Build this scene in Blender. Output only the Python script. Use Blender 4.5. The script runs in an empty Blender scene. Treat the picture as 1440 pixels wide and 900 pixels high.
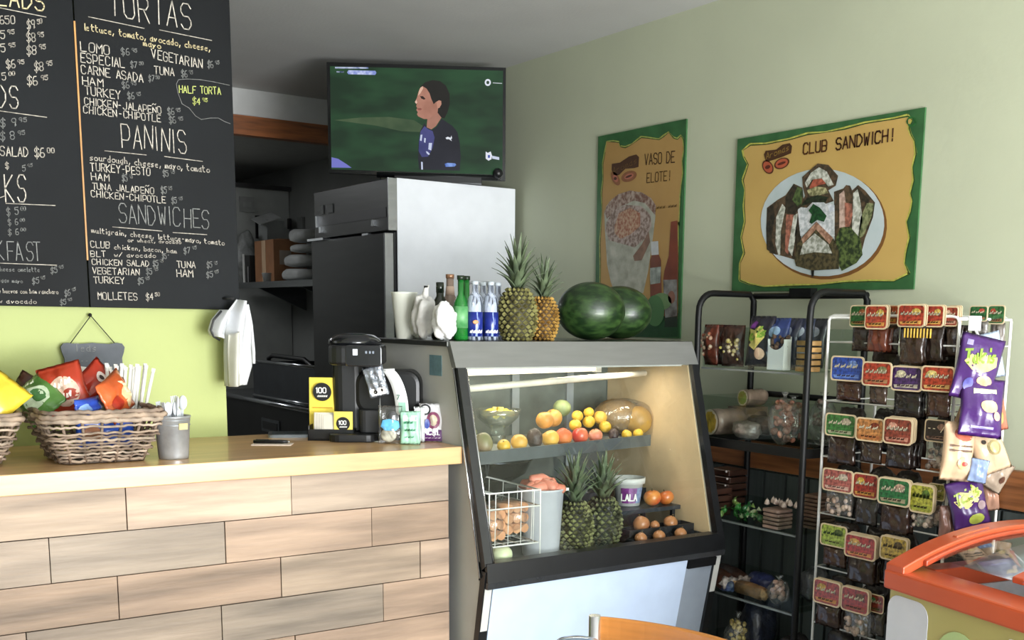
import bpy, bmesh, math, random
from mathutils import Vector, Matrix, Euler, noise
random.seed(7)
PI = math.pi
S = bpy.context.scene
COL = S.collection

# ------------------------------------------------------------------ camera
RW = ((0.81191005, -0.08453522, 0.57762952), (-0.58357549, -0.14387843, 0.79921126), (0.01554693, -0.98597809, -0.16614903))
PX, PY, FPX, EYE = 803.0, 711.0, 1563.0, 1.40
cd = bpy.data.cameras.new('camera'); cam = bpy.data.objects.new('camera', cd); COL.objects.link(cam)
cam.matrix_world = Matrix(((RW[0][0], -RW[0][1], -RW[0][2], 0), (RW[1][0], -RW[1][1], -RW[1][2], 0), (RW[2][0], -RW[2][1], -RW[2][2], EYE), (0, 0, 0, 1)))
cd.sensor_width = 36.0; cd.lens = FPX / 1440 * 36
cd.shift_x = (720 - PX) / 1440; cd.shift_y = (PY - 450) / 1440
cd.clip_start = 0.02
S.camera = cam

# ------------------------------------------------------------------ view, sky, daylight through the shop windows, added fill lamps
S.view_settings.view_transform = 'Standard'; S.view_settings.look = 'None'
S.view_settings.exposure = 0.0; S.view_settings.gamma = 1.0
w = bpy.data.worlds.new('overcast_sky'); S.world = w; w.use_nodes = True
bg = w.node_tree.nodes['Background']; bg.inputs[0].default_value = (0.80, 0.90, 1.0, 1); bg.inputs[1].default_value = 2.2

def area(name, loc, rot, sx, sy, power, col):
    l = bpy.data.lights.new(name, 'AREA'); l.shape = 'RECTANGLE'; l.size = sx; l.size_y = sy; l.energy = power; l.color = col
    o = bpy.data.objects.new(name, l); COL.objects.link(o); o.location = loc; o.rotation_euler = rot; return o
area('window_daylight', (-0.55, -1.52, 1.35), (PI/2, 0, 0), 1.7, 1.7, 30, (0.93, 0.97, 1.0))
area('window_daylight', (1.60, -1.52, 1.35), (PI/2, 0, 0), 1.8, 1.7, 185, (0.93, 0.97, 1.0))
area('ceiling_fill_lamp', (1.35, -1.50, .75), (PI/2 + math.radians(38), 0, 0), 2.2, .45, 135, (1.0, 0.98, 0.94))  # added lamp tilted up to brighten the ceiling, no real source there
area('kitchen_fill_lamp', (.9, 6.3, 2.27), (0, 0, 0), 1.2, .15, 13, (0.95, 0.97, 1.0))  # added fill lamp out of view that lifts the dark kitchen
area('case_tube_light', (1.95, 2.80, 1.238), (0, 0, 0), 0.7, 0.03, 2.4, (1.0, 0.90, 0.74))

# ------------------------------------------------------------------ helpers
def at(x, y, ax, v):
    'the point where the view line of photo pixel x, y meets a real plane of the room'
    c = (x - PX, y - PY, FPX)
    d = [sum(RW[i][j] * c[j] for j in range(3)) for i in range(3)]
    i = 'xyz'.index(ax); o = (0, 0, EYE); t = (v - o[i]) / d[i]
    return Vector([o[k] + d[k] * t for k in range(3)])
def hexc(h):
    c = [int(h[i:i+2], 16) / 255 for i in (0, 2, 4)]
    return tuple([(v / 12.92 if v <= .04045 else ((v + .055) / 1.055) ** 2.4) for v in c] + [1.0])
MATS = {}
def M(h, rough=.55, metal=0.0, var=.10, scale=14.0, bump=0.0, stretch=None, emit=0.0, coat=0.0, alpha=1.0, h2=None, bscale=None, rnd=0.0, thr=None, spec=None):
    key = (h, rough, metal, var, scale, bump, stretch, emit, coat, alpha, h2, bscale, rnd, thr, spec)
    if key in MATS: return MATS[key]
    m = bpy.data.materials.new('m_' + h); m.use_nodes = True; nt = m.node_tree; N = nt.nodes; L = nt.links
    b = N['Principled BSDF']; b.inputs['Roughness'].default_value = rough; b.inputs['Metallic'].default_value = metal
    if spec is not None: b.inputs['Specular IOR Level'].default_value = spec
    c1 = hexc(h); c2 = hexc(h2) if h2 else tuple([max(0, v * (1 - var * 2.2)) for v in c1[:3]] + [1])
    if not h2: c1 = tuple([min(1, v * (1 + var * .6)) for v in c1[:3]] + [1])
    tc = N.new('ShaderNodeTexCoord'); mp = N.new('ShaderNodeMapping'); nz = N.new('ShaderNodeTexNoise')
    L.new(tc.outputs['Object'], mp.inputs[0]); L.new(mp.outputs[0], nz.inputs['Vector'])
    if stretch: mp.inputs['Scale'].default_value = stretch
    nz.inputs['Scale'].default_value = scale; nz.inputs['Detail'].default_value = 5
    r = N.new('ShaderNodeValToRGB'); r.color_ramp.elements[0].color = c2; r.color_ramp.elements[1].color = c1
    lo, hi = thr if thr else (.3, .7)
    r.color_ramp.elements[0].position = lo; r.color_ramp.elements[1].position = hi
    L.new(nz.outputs['Fac'], r.inputs[0]); col = r.outputs[0]
    if rnd:
        oi = N.new('ShaderNodeObjectInfo'); hs = N.new('ShaderNodeHueSaturation'); mr = N.new('ShaderNodeMapRange')
        L.new(oi.outputs['Random'], mr.inputs[0]); mr.inputs[3].default_value = 1 - rnd; mr.inputs[4].default_value = 1 + rnd * .6
        L.new(mr.outputs[0], hs.inputs['Value']); L.new(col, hs.inputs['Color']); col = hs.outputs[0]
    L.new(col, b.inputs['Base Color'])
    if emit: L.new(col, b.inputs['Emission Color']); b.inputs['Emission Strength'].default_value = emit
    if coat: b.inputs['Coat Weight'].default_value = coat; b.inputs['Coat Roughness'].default_value = .08
    if bump:
        n2 = N.new('ShaderNodeTexNoise'); n2.inputs['Scale'].default_value = bscale or scale * 2; n2.inputs['Detail'].default_value = 4
        L.new(mp.outputs[0], n2.inputs['Vector'])
        bp = N.new('ShaderNodeBump'); bp.inputs['Strength'].default_value = bump; bp.inputs['Distance'].default_value = .01
        L.new(n2.outputs['Fac'], bp.inputs['Height']); L.new(bp.outputs[0], b.inputs['Normal'])
    if alpha < 1: b.inputs['Alpha'].default_value = alpha
    MATS[key] = m; return m
def clear(name, tint='ffffff', gloss=.10, rough=.05, bump=0.0, haze=0.0, bscale=40):
    'thin clear pane or film: transparent with a fresnel sheen and optional milky haze'
    key = ('clear', name)
    if key in MATS: return MATS[key]
    m = bpy.data.materials.new(name); m.use_nodes = True; nt = m.node_tree; N = nt.nodes; L = nt.links
    out = N['Material Output']; N.remove(N['Principled BSDF'])
    t = N.new('ShaderNodeBsdfTransparent'); t.inputs[0].default_value = hexc(tint)
    g = N.new('ShaderNodeBsdfGlossy'); g.inputs['Roughness'].default_value = rough
    f = N.new('ShaderNodeLayerWeight'); f.inputs['Blend'].default_value = .25
    mr = N.new('ShaderNodeMapRange'); mr.inputs[3].default_value = gloss * .45; mr.inputs[4].default_value = min(1, gloss * 4)
    L.new(f.outputs['Fresnel'], mr.inputs[0])
    mx = N.new('ShaderNodeMixShader'); L.new(mr.outputs[0], mx.inputs[0]); L.new(t.outputs[0], mx.inputs[1]); L.new(g.outputs[0], mx.inputs[2])
    res = mx.outputs[0]
    if haze:
        d = N.new('ShaderNodeBsdfDiffuse'); d.inputs[0].default_value = hexc('d8d8d4')
        m2 = N.new('ShaderNodeMixShader'); m2.inputs[0].default_value = haze; L.new(res, m2.inputs[1]); L.new(d.outputs[0], m2.inputs[2]); res = m2.outputs[0]
    tc = N.new('ShaderNodeTexCoord'); nz = N.new('ShaderNodeTexNoise'); nz.inputs['Scale'].default_value = bscale
    L.new(tc.outputs['Object'], nz.inputs['Vector'])
    bp = N.new('ShaderNodeBump'); bp.inputs['Strength'].default_value = bump; bp.inputs['Distance'].default_value = .01
    L.new(nz.outputs['Fac'], bp.inputs['Height']); L.new(bp.outputs[0], g.inputs['Normal'])
    L.new(res, out.inputs['Surface']); MATS[key] = m; return m

ORG = {}
def thing(name, label, cat, loc=(0, 0, 0), rot=(0, 0, 0), group=None, world=False):
    o = bpy.data.objects.new(name, None); COL.objects.link(o); o.location = loc; o.rotation_euler = rot
    o['label'] = label; o['category'] = cat; o.empty_display_size = .02
    if group: o['group'] = group
    ORG[o.name] = Vector(loc) if world else Vector((0, 0, 0))
    return o
class MB:
    def __init__(s): s.v = []; s.f = []; s.sm = []
    def add(s, vs, fs, smooth=False):
        b = len(s.v); s.v += [Vector(v) for v in vs]
        for f in fs: s.f.append([b + i for i in f]); s.sm.append(smooth)
        return s
    def box(s, c, d, rot=None):
        x, y, z = d[0] / 2, d[1] / 2, d[2] / 2
        vs = [Vector((i * x, j * y, k * z)) for i in (-1, 1) for j in (-1, 1) for k in (-1, 1)]
        if rot is not None: vs = [rot @ v for v in vs]
        return s.add([v + Vector(c) for v in vs], [(0, 1, 3, 2), (4, 6, 7, 5), (0, 4, 5, 1), (2, 3, 7, 6), (0, 2, 6, 4), (1, 5, 7, 3)])
    def bb(s, a, b):
        return s.box([(a[i] + b[i]) / 2 for i in range(3)], [abs(b[i] - a[i]) for i in range(3)])
    def path(s, pts, r, n=8, closed=False, caps=True):
        pts = [Vector(p) for p in pts]; m = len(pts); rings = []
        rr = r if isinstance(r, (list, tuple)) else [r] * m
        up = None
        for i, p in enumerate(pts):
            if closed: t = pts[(i + 1) % m] - pts[i - 1]
            else: t = pts[min(i + 1, m - 1)] - pts[max(i - 1, 0)]
            if t.length < 1e-9: t = Vector((0, 0, 1))
            t.normalize()
            if up is None: up = t.orthogonal().normalized()
            up = (up - t * up.dot(t))
            if up.length < 1e-6: up = t.orthogonal()
            up.normalize(); w2 = t.cross(up)
            rings.append([p + (up * math.cos(a * 2 * PI / n) + w2 * math.sin(a * 2 * PI / n)) * rr[i] for a in range(n)])
        vs = [v for R in rings for v in R]; fs = []
        for i in range(m if closed else m - 1):
            j = (i + 1) % m
            for a in range(n):
                c = (a + 1) % n; fs.append((i * n + a, i * n + c, j * n + c, j * n + a))
        s.add(vs, fs, True)
        if caps and not closed:
            b = len(s.v) - len(vs); s.f.append([b + i for i in range(n)][::-1]); s.sm.append(False)
            s.f.append([b + (m - 1) * n + i for i in range(n)]); s.sm.append(False)
        return s
    def lathe(s, prof, c=(0, 0, 0), n=24, sc=(1, 1), smooth=True, rot=None):
        vs = []; m = len(prof)
        for r, z in prof:
            for a in range(n):
                t = a * 2 * PI / n; v = Vector((r * math.cos(t) * sc[0], r * math.sin(t) * sc[1], z))
                if rot is not None: v = rot @ v
                vs.append(v + Vector(c))
        fs = [(i * n + a, i * n + (a + 1) % n, (i + 1) * n + (a + 1) % n, (i + 1) * n + a) for i in range(m - 1) for a in range(n)]
        s.add(vs, fs, smooth); b = len(s.v) - len(vs)
        if prof[0][0] > 1e-5: s.f.append([b + i for i in range(n)][::-1]); s.sm.append(False)
        if prof[-1][0] > 1e-5: s.f.append([b + (m - 1) * n + i for i in range(n)]); s.sm.append(False)
        return s
    def ball(s, c, r, n=16, m=10, fn=None, rot=None):
        if not isinstance(r, (tuple, list)): r = (r, r, r)
        vs = []
        for i in range(m + 1):
            p = PI * i / m
            for a in range(n):
                t = a * 2 * PI / n; d = Vector((math.sin(p) * math.cos(t), math.sin(p) * math.sin(t), math.cos(p)))
                k = fn(d) if fn else 1
                v = Vector((d.x * r[0] * k, d.y * r[1] * k, d.z * r[2] * k))
                if rot is not None: v = rot @ v
                vs.append(v + Vector(c))
        fs = [(i * n + a, i * n + (a + 1) % n, (i + 1) * n + (a + 1) % n, (i + 1) * n + a)[::-1] for i in range(m) for a in range(n)]
        return s.add(vs, fs, True)
    def prism(s, poly, o, u, v, th, smooth=False):
        'flat outline poly (x, y) laid on origin o with axes u, v and pushed back by vector th'
        o, u, v, th = Vector(o), Vector(u), Vector(v), Vector(th); n = len(poly)
        a = [o + u * p[0] + v * p[1] for p in poly]; b = [p + th for p in a]
        fs = [list(range(n)), list(range(n, 2 * n))[::-1]] + [[i, i + n, (i + 1) % n + n, (i + 1) % n] for i in range(n)]
        return s.add(a + b, fs)
    def grid(s, fn, nu, nv, smooth=True, close=False):
        vs = [fn(i / nu, j / nv) for j in range(nv + 1) for i in range(nu + 1)]
        fs = [(j * (nu + 1) + i, j * (nu + 1) + i + 1, (j + 1) * (nu + 1) + i + 1, (j + 1) * (nu + 1) + i) for j in range(nv) for i in range(nu)]
        return s.add(vs, fs, smooth)
    def bev(s, r=.004, seg=2): s.bevel = (r, seg); return s
    def build(s, name, mat, parent=None, label=None, cat=None, group=None, kind=None, bev=None, solid=None):
        me = bpy.data.meshes.new(name)
        if parent is not None:
            O = ORG.get(parent.name, Vector((0, 0, 0))); loc = Vector((0, 0, 0))
        else:
            lo = [min(v[i] for v in s.v) for i in range(3)]; hi = [max(v[i] for v in s.v) for i in range(3)]
            O = Vector(((lo[0] + hi[0]) / 2, (lo[1] + hi[1]) / 2, lo[2])); loc = O
        me.from_pydata([tuple(v - O) for v in s.v], [], s.f)
        me.polygons.foreach_set('use_smooth', s.sm); me.update()
        bm = bmesh.new(); bm.from_mesh(me); bmesh.ops.remove_doubles(bm, verts=bm.verts, dist=1e-6); bmesh.ops.recalc_face_normals(bm, faces=bm.faces); bm.to_mesh(me); bm.free()
        if isinstance(mat, (list, tuple)):
            for mm in mat: me.materials.append(mm)
        else: me.materials.append(mat)
        o = bpy.data.objects.new(name, me); COL.objects.link(o)
        if parent is not None: o.parent = parent; ORG[o.name] = O
        else: o.location = loc; ORG[o.name] = O
        if bev:
            b = o.modifiers.new('bevel', 'BEVEL'); b.width = bev; b.segments = 2; b.limit_method = 'ANGLE'
        if solid:
            b = o.modifiers.new('solid', 'SOLIDIFY'); b.thickness = solid; b.offset = 0
        if label: o['label'] = label
        if cat: o['category'] = cat
        if group: o['group'] = group
        if kind: o['kind'] = kind
        return o
def copy_tree(o, parent=None):
    c = o.copy(); COL.objects.link(c)
    if parent: c.parent = parent
    for ch in list(o.children): copy_tree(ch, c)
    return c
def dup(o, loc, rot=None, label=None):
    c = copy_tree(o); c.location = loc
    if rot is not None: c.rotation_euler = rot
    if label: c['label'] = label
    return c
def struct(name, mb, mat, **k):
    return mb.build(name, mat, kind='structure', **k)
def rrect(w, h, r, n=4, cx=0, cy=0):
    out = []
    for (sx, sy, a0) in ((1, 1, 0), (-1, 1, 90), (-1, -1, 180), (1, -1, 270)):
        for i in range(n + 1):
            a = math.radians(a0 + 90 * i / n); out.append((cx + sx * (w / 2 - r) + r * math.cos(a), cy + sy * (h / 2 - r) + r * math.sin(a)))
    return out
def circ(r, n=24, cx=0, cy=0, ry=None): return [(cx + r * math.cos(2 * PI * i / n), cy + (ry or r) * math.sin(2 * PI * i / n)) for i in range(n)]
def frame_from(xa, ya, za):
    return Matrix(((xa[0], ya[0], za[0]), (xa[1], ya[1], za[1]), (xa[2], ya[2], za[2])))

# stroke lettering: glyphs on a 4 x 6 grid, drawn as thin flat ribbons
G = {
'A':'00 26 40|12 32','B':'00 06 36 45 43 33 03|33 42 41 30 00','C':'45 36 16 05 01 10 30 41','D':'00 06 26 44 42 20 00','E':'40 00 06 46|03 33','F':'00 06 46|03 33',
'G':'45 36 16 05 01 10 30 41 43 23','H':'00 06|40 46|03 43','I':'20 26','J':'46 41 30 10 01','Ñ':'00 05 40 45|07 18 37 48','K':'00 06|46 03 40','L':'06 00 40','M':'00 06 23 46 40','N':'00 06 40 46','O':'10 01 05 16 36 45 41 30 10',
'P':'00 06 36 45 43 32 02','Q':'10 01 05 16 36 45 41 30 10|22 40','R':'00 06 36 45 44 33 03|23 40','S':'45 36 16 05 04 13 33 42 41 30 10 01','T':'20 26|06 46','U':'06 01 10 30 41 46','V':'06 20 46','W':'06 10 24 30 46',
'X':'00 46|06 40','Y':'06 23 46|23 20','Z':'06 46 00 40','0':'10 01 05 16 36 45 41 30 10','1':'15 26 20','2':'05 16 36 45 44 00 40','3':'05 16 36 45 44 33 42 41 30 10 01|33 13','4':'30 36 02 42','5':'46 06 04 34 43 41 30 10 01',
'6':'36 16 04 01 10 30 41 42 33 13 02','7':'06 46 10','8':'13 04 05 16 36 45 44 33 13 02 01 10 30 41 42 33','9':'41 30 45 36 16 05 04 13 33 44','$':'45 36 16 05 04 13 33 42 41 30 10 01|27 2-','.':'20 21','-':'13 33',',':'21 1-','/':'00 46','!':'26 22|20 21','+':'23 43|32 34',
'a':'33 13 02 01 10 30|34 30 40','b':'06 00 30 41 42 33 03','c':'33 13 02 01 10 30','d':'33 13 02 01 10 30|36 30','e':'02 32 33 13 02 01 10 30','f':'35 26 15 10|03 33','g':'33 13 02 01 10 30|34 3- 1-','h':'06 00|02 13 23 32 30','i':'20 23|25 25','j':'23 2- 1-','k':'06 00|34 01 30',
'l':'26 20 30','m':'00 03 13 20|23 33 40','n':'00 03|02 13 23 32 30','o':'13 02 01 10 30 41 42 33 13','p':'0- 03 33 42 41 30 00','q':'33 13 02 01 10 30|33 3-','r':'00 03|02 13 33','s':'33 13 02 31 20 00','t':'16 11 20 30|04 34','u':'03 01 10 30|33 30 40','v':'03 10 33','w':'03 10 22 30 43','x':'00 33|03 30','y':'03 11|33 0-','z':'03 33 00 30','~':'02 14 12 34 32 45',"'":'26 25'}
def strokes(txt, o, u, v, h, wid, adv=None, th=None, jit=.0, fn=None, wf=1.0):
    'txt from point o along unit u, up v, cap height h; wid = line width; adv = advance per letter'
    mb = MB(); o, u, v = Vector(o), Vector(u), Vector(v); nrm = u.cross(v); adv = adv or h * .85; x = 0
    gw = adv * .72 * wf
    sup = False
    for ci, ch in enumerate(txt):
        if ch == ' ': x += adv * .8; sup = False; continue
        if ch == '.' and ci and txt[ci - 1].isdigit(): sup = True; x += adv * .35; continue
        gl = G.get(ch) or G.get(ch.upper()); tiltk = random.uniform(-jit, jit) * .22
        if ch in ('I', '.', ',', '1', 'i', 'l'): kx, dx = gw, -gw * .25
        else: kx, dx = gw, 0
        jj = (random.uniform(-jit, jit) * h, random.uniform(-jit, jit) * h)
        if gl:
            for st in gl.split('|'):
                P = []
                for q in st.split(' '):
                    a = float(q[0]); b = -1.2 if q[1] == '-' else float(q[1])
                    if sup: P.append((x + dx + a / 4 * kx * .66 + jj[0], h * .50 + b / 6 * h * .52 + jj[1]))
                    else: P.append((x + dx + a / 4 * kx + jj[0] + b * h * tiltk, b / 6 * h + jj[1]))
                if len(P) == 2 and P[0] == P[1]: P[1] = (P[1][0], P[1][1] + wid)
                for (a, b) in zip(P[:-1], P[1:]):
                    d = Vector((b[0] - a[0], b[1] - a[1])); L_ = d.length
                    if L_ < 1e-9: continue
                    d /= L_; n2 = Vector((-d.y, d.x)) * wid / 2; e = d * wid * .35
                    q4 = [(a[0] - e.x + n2.x, a[1] - e.y + n2.y), (a[0] - e.x - n2.x, a[1] - e.y - n2.y), (b[0] + e.x - n2.x, b[1] + e.y - n2.y), (b[0] + e.x + n2.x, b[1] + e.y + n2.y)]
                    if fn: mb.add([fn(*p) for p in q4], [(0, 1, 2, 3)])
                    else: mb.add([o + u * p[0] + v * p[1] for p in q4], [(0, 1, 2, 3)])
        x += adv * (.70 if sup else .55 if ch in ('I', '.', ',', '1', 'i', 'l', "'") else 1)
    return mb
def txtlen(txt):
    return sum(.8 if c == ' ' else (.55 if c in "I.,1il'" else 1) for c in txt)
# ================================================================== the setting
sage = M('bec3aa', .6, var=.03, scale=2.5, bump=.05, bscale=60)
ceilm = M('c6c6c4', .8, var=.03, scale=3, bump=.08, bscale=80)
lime = M('a3ad66', .55, var=.03, scale=3, bump=.05, bscale=60)
kgrey = M('7d7f7c', .7, var=.06, scale=3, bump=.05)
pine = M('a86a38', .5, var=.25, scale=5, stretch=(14, 1, 14), bump=.1)
pine_y = M('9a6038', .5, var=.22, scale=5, stretch=(14, .9, 14), bump=.1)
struct('floor', MB().bb((-3.1, -1.8, -.06), (2.9, 8, 0)), M('8d8a84', .35, var=.08, scale=4, bump=.03))
struct('ceiling', MB().bb((-3.1, -1.8, 2.476), (2.9, 5.6, 2.54)), ceilm)
struct('wall_right', MB().bb((2.74, -1.8, 0), (2.86, 5.56, 2.476)), sage)
struct('wall_kitchen_right', MB().bb((2.74, 5.57, 0), (2.86, 8, 2.476)), kgrey)
struct('wall_left', MB().bb((-3.1, -1.6, 0), (-3, 8, 2.476)), sage)
struct('wall_menu', MB().bb((-3, 3.17, 1.0), (1.065, 3.30, 2.476)).bb((-3, 3.18, 0), (1.065, 3.30, 1.0)), lime)
struct('wall_header', MB().bb((-3, 5.54, 2.33), (2.74, 5.64, 2.476)), M('c9cac8', .7, var=.03))
struct('ceiling_kitchen', MB().bb((-3, 5.64, 2.29), (2.74, 8, 2.35)), M('8f918e', .8, var=.04))
struct('wall_back', MB().bb((-3, 7.9, 0), (2.74, 8, 2.29)), kgrey)
struct('wall_partition', MB().bb((.9, 6.84, 0), (2.735, 6.92, 2.15)), M('a4a6a2', .7, var=.05))
struct('trim_1', MB().bb((-3, 5.50, 2.255), (2.735, 5.56, 2.345)), M('9a5a2c', .45, var=.3, scale=4, stretch=(1, 12, 12), bump=.1)) # timber beam under the header
struct('trim_2', MB().bb((.9, 6.80, 2.15), (2.735, 6.95, 2.175)), M('2a2a2a', .5))
struct('trim_3', MB().bb((2.715, -1.5, .905), (2.739, 3.6, 1.012)), pine_y)     # timber rail along the right wall
# dark vertical boards below the rail
wn = MB().bb((2.728, -1.5, 0), (2.739, 3.6, .9)); wo = struct('trim_4', wn, M('3c4242', .6, var=.08))
bm_ = MB().bb((2.716, 0, 0), (2.728, .088, .898)); bo = None
for i in range(26):
    y = .95 + i * .1
    if bo is None: bo = bm_.build('board', M('4a5150', .6, var=.12, scale=6, stretch=(8, 8, 1), rnd=.15), wo); b0 = bo; bo.location = (0, y, 0)
    else: c = b0.copy(); COL.objects.link(c); c.location = (0, y, 0)
# front wall with two big shop windows (behind the camera, the daylight comes through them)
fw = MB(); y0, y1 = -1.72, -1.6
fw.bb((-3, y0, 0), (2.74, y1, .5)).bb((-3, y0, 2.2), (2.74, y1, 2.476)).bb((-3, y0, .5), (-1.4, y1, 2.2)).bb((.3, y0, .5), (.65, y1, 2.2)).bb((2.55, y0, .5), (2.74, y1, 2.2))
struct('wall_front', fw, sage)
for k, (a, b) in enumerate(((-1.4, .3), (.65, 2.55))):
    f = MB()
    for (p, q) in (((a, y0, .5), (a + .05, y1, 2.2)), ((b - .05, y0, .5), (b, y1, 2.2)), ((a + .05, y0, .5), (b - .05, y1, .55)), ((a + .05, y0, 2.15), (b - .05, y1, 2.2)), ((a + .05, y0 + .03, 1.62), (b - .05, y1 - .03, 1.66))): f.bb(p, q)
    fo = struct('window_%d' % (k + 1), f, M('3a3a3c', .4, metal=.3)); MB().bb((a + .05, -1.67, .55), (b - .05, -1.665, 2.15)).build('pane', clear('window_pane', gloss=.08), fo)
struct('pavement', MB().bb((-8, -12, -.15), (8, -1.85, -.1)), M('9a9894', .8, scale=3))

# ================================================================== counter
slabm = M('d4aa78', .35, var=.10, scale=3, stretch=(1.2, 12, 12), bump=.03, coat=.25)
MB().bb((-1.7, 2.622, 1.003), (1.526, 3.168, 1.05)).build('countertop', slabm, label='long pale maple countertop carrying baskets and the coffee machine', cat='countertop', bev=.002)
ct = thing('counter', 'service counter faced with pale greyed wooden planks in staggered rows', 'counter', (0, 2.7, 0), world=True)
MB().bb((-1.6, 2.668, 0), (1.497, 3.10, 1.002)).build('body', M('5d4f44', .7), ct)
zr = [1.002, .899, .794, .690, .585, .480, .375, .270, .165, .060, .0]
tint = ['a68c76', 'ae937c', '9c8a78', 'ab957f', 'a48a73', '988877', 'b49b85']
joints = [[-700, 177, 410, 640], [-340, 67, 316, 523, 640], [-600, 164, 395, 591, 640], [-200, 34, 311, 539, 640], [-400, 20, 415, 640]]
pm = [M(t, .55, var=.26, scale=2.0, stretch=(1.0, 3, 10), bump=.12, bscale=9, rnd=.08) for t in tint]
cnt = 0
for r in range(10):
    if r < 5:
        zc = (zr[r] + zr[r + 1]) / 2; xs = []
        for j in joints[r]:
            yy = {0: 700, 1: 735, 2: 790, 3: 850, 4: 890}[r]
            xs.append(at(j, yy, 'y', 2.65)[0] if j > -100 else at(0, yy, 'y', 2.65)[0] - (j * -.0016))
        xs[-1] = 1.50; xs = [-1.6] + xs if xs[0] > -1.6 else xs
    else: xs = [-1.6, -.9 + .2 * (r % 2), -.1 + .3 * (r % 3), .6 + .1 * (r % 2), 1.1, 1.5]
    for a, b in zip(xs[:-1], xs[1:]):
        d = random.uniform(0, .003)
        MB().bb((a + .0012, 2.652 - d, zr[r + 1] + .0012), (b - .0012, 2.668, zr[r] - .0012)).build('plank', pm[(cnt * 3 + r) % 7], ct); cnt += 1
# ================================================================== chalk menu boards
slate = M('0b0d0f', .6, var=.12, scale=3, bump=.04, bscale=50, h2='121518', thr=(.35, .75), spec=.16)
chalk = {'w': M('d0c8bc', .9, var=.25, scale=120), 'c': M('dfcfa4', .9, var=.12, scale=120), 'd': M('8f908e', .9, var=.2, scale=120), 'g': M('c9d27a', .9, var=.1, scale=120)}
BY = 3.1485
bL = thing('menu_board', 'left half of the big black chalk menu listing salads and breakfast', 'chalkboard', (.05, 3.16, 1.409), world=True)
MB().bb((-.62, 3.15, 1.409), (.704, 3.169, 2.238)).build('slate_panel', slate, bL, bev=.001)
bR = thing('menu_board', 'right half of the big black chalk menu listing tortas, paninis and sandwiches', 'chalkboard', (.9, 3.16, 1.409), world=True)
MB().bb((.707, 3.15, 1.409), (1.106, 3.169, 2.238)).build('slate_panel', slate, bR, bev=.001)
ORGs = (bL, bR)
def chalk_line(board, txt, x0, y0, x1, y1, h, col='w', wd=None, name='chalk_writing'):
    a = at(x0, y0, 'y', BY); b = at(x1, y1, 'y', BY); c = at(x0, y0 - h, 'y', BY)
    u = (b - a); L_ = u.length; u.normalize(); H = (c - a).length
    adv = L_ / max(1, txtlen(txt))
    mb = strokes(txt, a, u, Vector((0, 0, 1)), H, (wd * .88 if wd else (.0013 + H * .038)), adv=adv, jit=.04)
    if mb.v: mb.build(name, chalk[col], board)
def chalk_rule(board, pts, col='w', wd=.0022):
    P = [at(x, y, 'y', BY) for x, y in pts]
    MB().path(P, wd / 2, 5).build('chalk_rule', chalk[col], board)
R_ = [
('TORTAS', 155, 22, 274, 43, 37, 'w', .0030), ('lettuce, tomato, avocado, cheese,', 118, 42, 297, 72, 9, 'c', .0026), ('mayo', 202, 64, 228, 69, 8, 'c', .0026),
('LOMO', 114, 72, 157, 77, 13), ('$6.95', 171, 77, 199, 78, 9, 'd'), ('VEGETARIAN', 214, 82, 287, 97, 13), ('$6.95', 292, 95, 313, 95, 9, 'd'),
('ESPECIAL', 114, 87, 178, 96, 13), ('$7.50', 184, 95, 207, 95, 8, 'd'), ('TUNA', 217, 104, 247, 107, 11), ('$6.95', 255, 108, 276, 109, 9, 'd'),
('CARNE ASADA', 115, 103, 204, 116, 12), ('$7.50', 209, 114, 229, 115, 8, 'd'), ('HAM', 116, 119, 148, 122, 11), ('$6.95', 172, 124, 197, 124, 9, 'd'),
('TURKEY', 120, 133, 172, 140, 12), ('$6.95', 180, 139, 203, 139, 9, 'd'), ('CHICKEN-JALAPEÑO', 119, 147, 229, 160, 10), ('$6.95', 236, 161, 259, 162, 9, 'd'),
('CHICKEN-CHIPOTLE', 118, 159, 228, 172, 10), ('$6.95', 238, 173, 263, 174, 9, 'd'), ('HALF TORTA', 252, 130, 312, 133, 10, 'g'), ('$4.95', 271, 146, 298, 148, 9, 'g'),
('PANINIS', 171, 206, 266, 216, 33, 'w', .0026), ('sourdough, cheese, mayo, tomato', 127, 225, 296, 243, 9, 'w', .0024), ('TURKEY-PESTO', 128, 240, 213, 247, 11), ('$5.95', 229, 248, 250, 248, 8, 'd'),
('HAM', 129, 253, 156, 255, 10), ('$5.95', 172, 255, 191, 255, 9, 'd'), ('TUNA JALAPEÑO', 130, 266, 218, 273, 9), ('$5.95', 227, 272, 246, 271, 9, 'd'),
('CHICKEN-CHIPOTLE', 129, 277, 235, 286, 9), ('$5.95', 241, 286, 261, 285, 8, 'd'), ('SANDWICHES', 167, 313, 298, 322, 27, 'd', .0024),
('multigrain, cheese, lettuce-mayo, tomato', 129, 327, 317, 345, 7, 'w', .0022), ('or wheat, avocado', 180, 340, 256, 343, 5, 'w', .002), ('CLUB', 128, 348, 156, 349, 9),
('chicken, bacon, ham', 161, 350, 250, 356, 6, 'w', .002), ('$7.95', 259, 357, 281, 353, 8, 'd'), ('BLT', 128, 361, 151, 361, 8), ('w/ avocado', 161, 361, 221, 362, 6, 'w', .002), ('$5.-', 228, 364, 240, 364, 7, 'd'),
('CHICKEN SALAD', 130, 372, 211, 375, 8), ('$5.95', 215, 375, 234, 372, 8, 'd'), ('TUNA', 249, 376, 277, 377, 9), ('$5.95', 291, 377, 310, 375, 8, 'd'),
('VEGETARIAN', 130, 385, 198, 387, 9), ('$5.95', 206, 386, 227, 384, 8, 'd'), ('HAM', 249, 389, 274, 390, 10), ('$5.95', 291, 391, 312, 387, 8, 'd'),
('TURKEY', 132, 398, 177, 399, 9), ('$5.95', 194, 400, 215, 396, 8, 'd'), ('MOLLETES', 138, 421, 195, 422, 10), ('$4.50', 206, 422, 230, 420, 9)]
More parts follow.
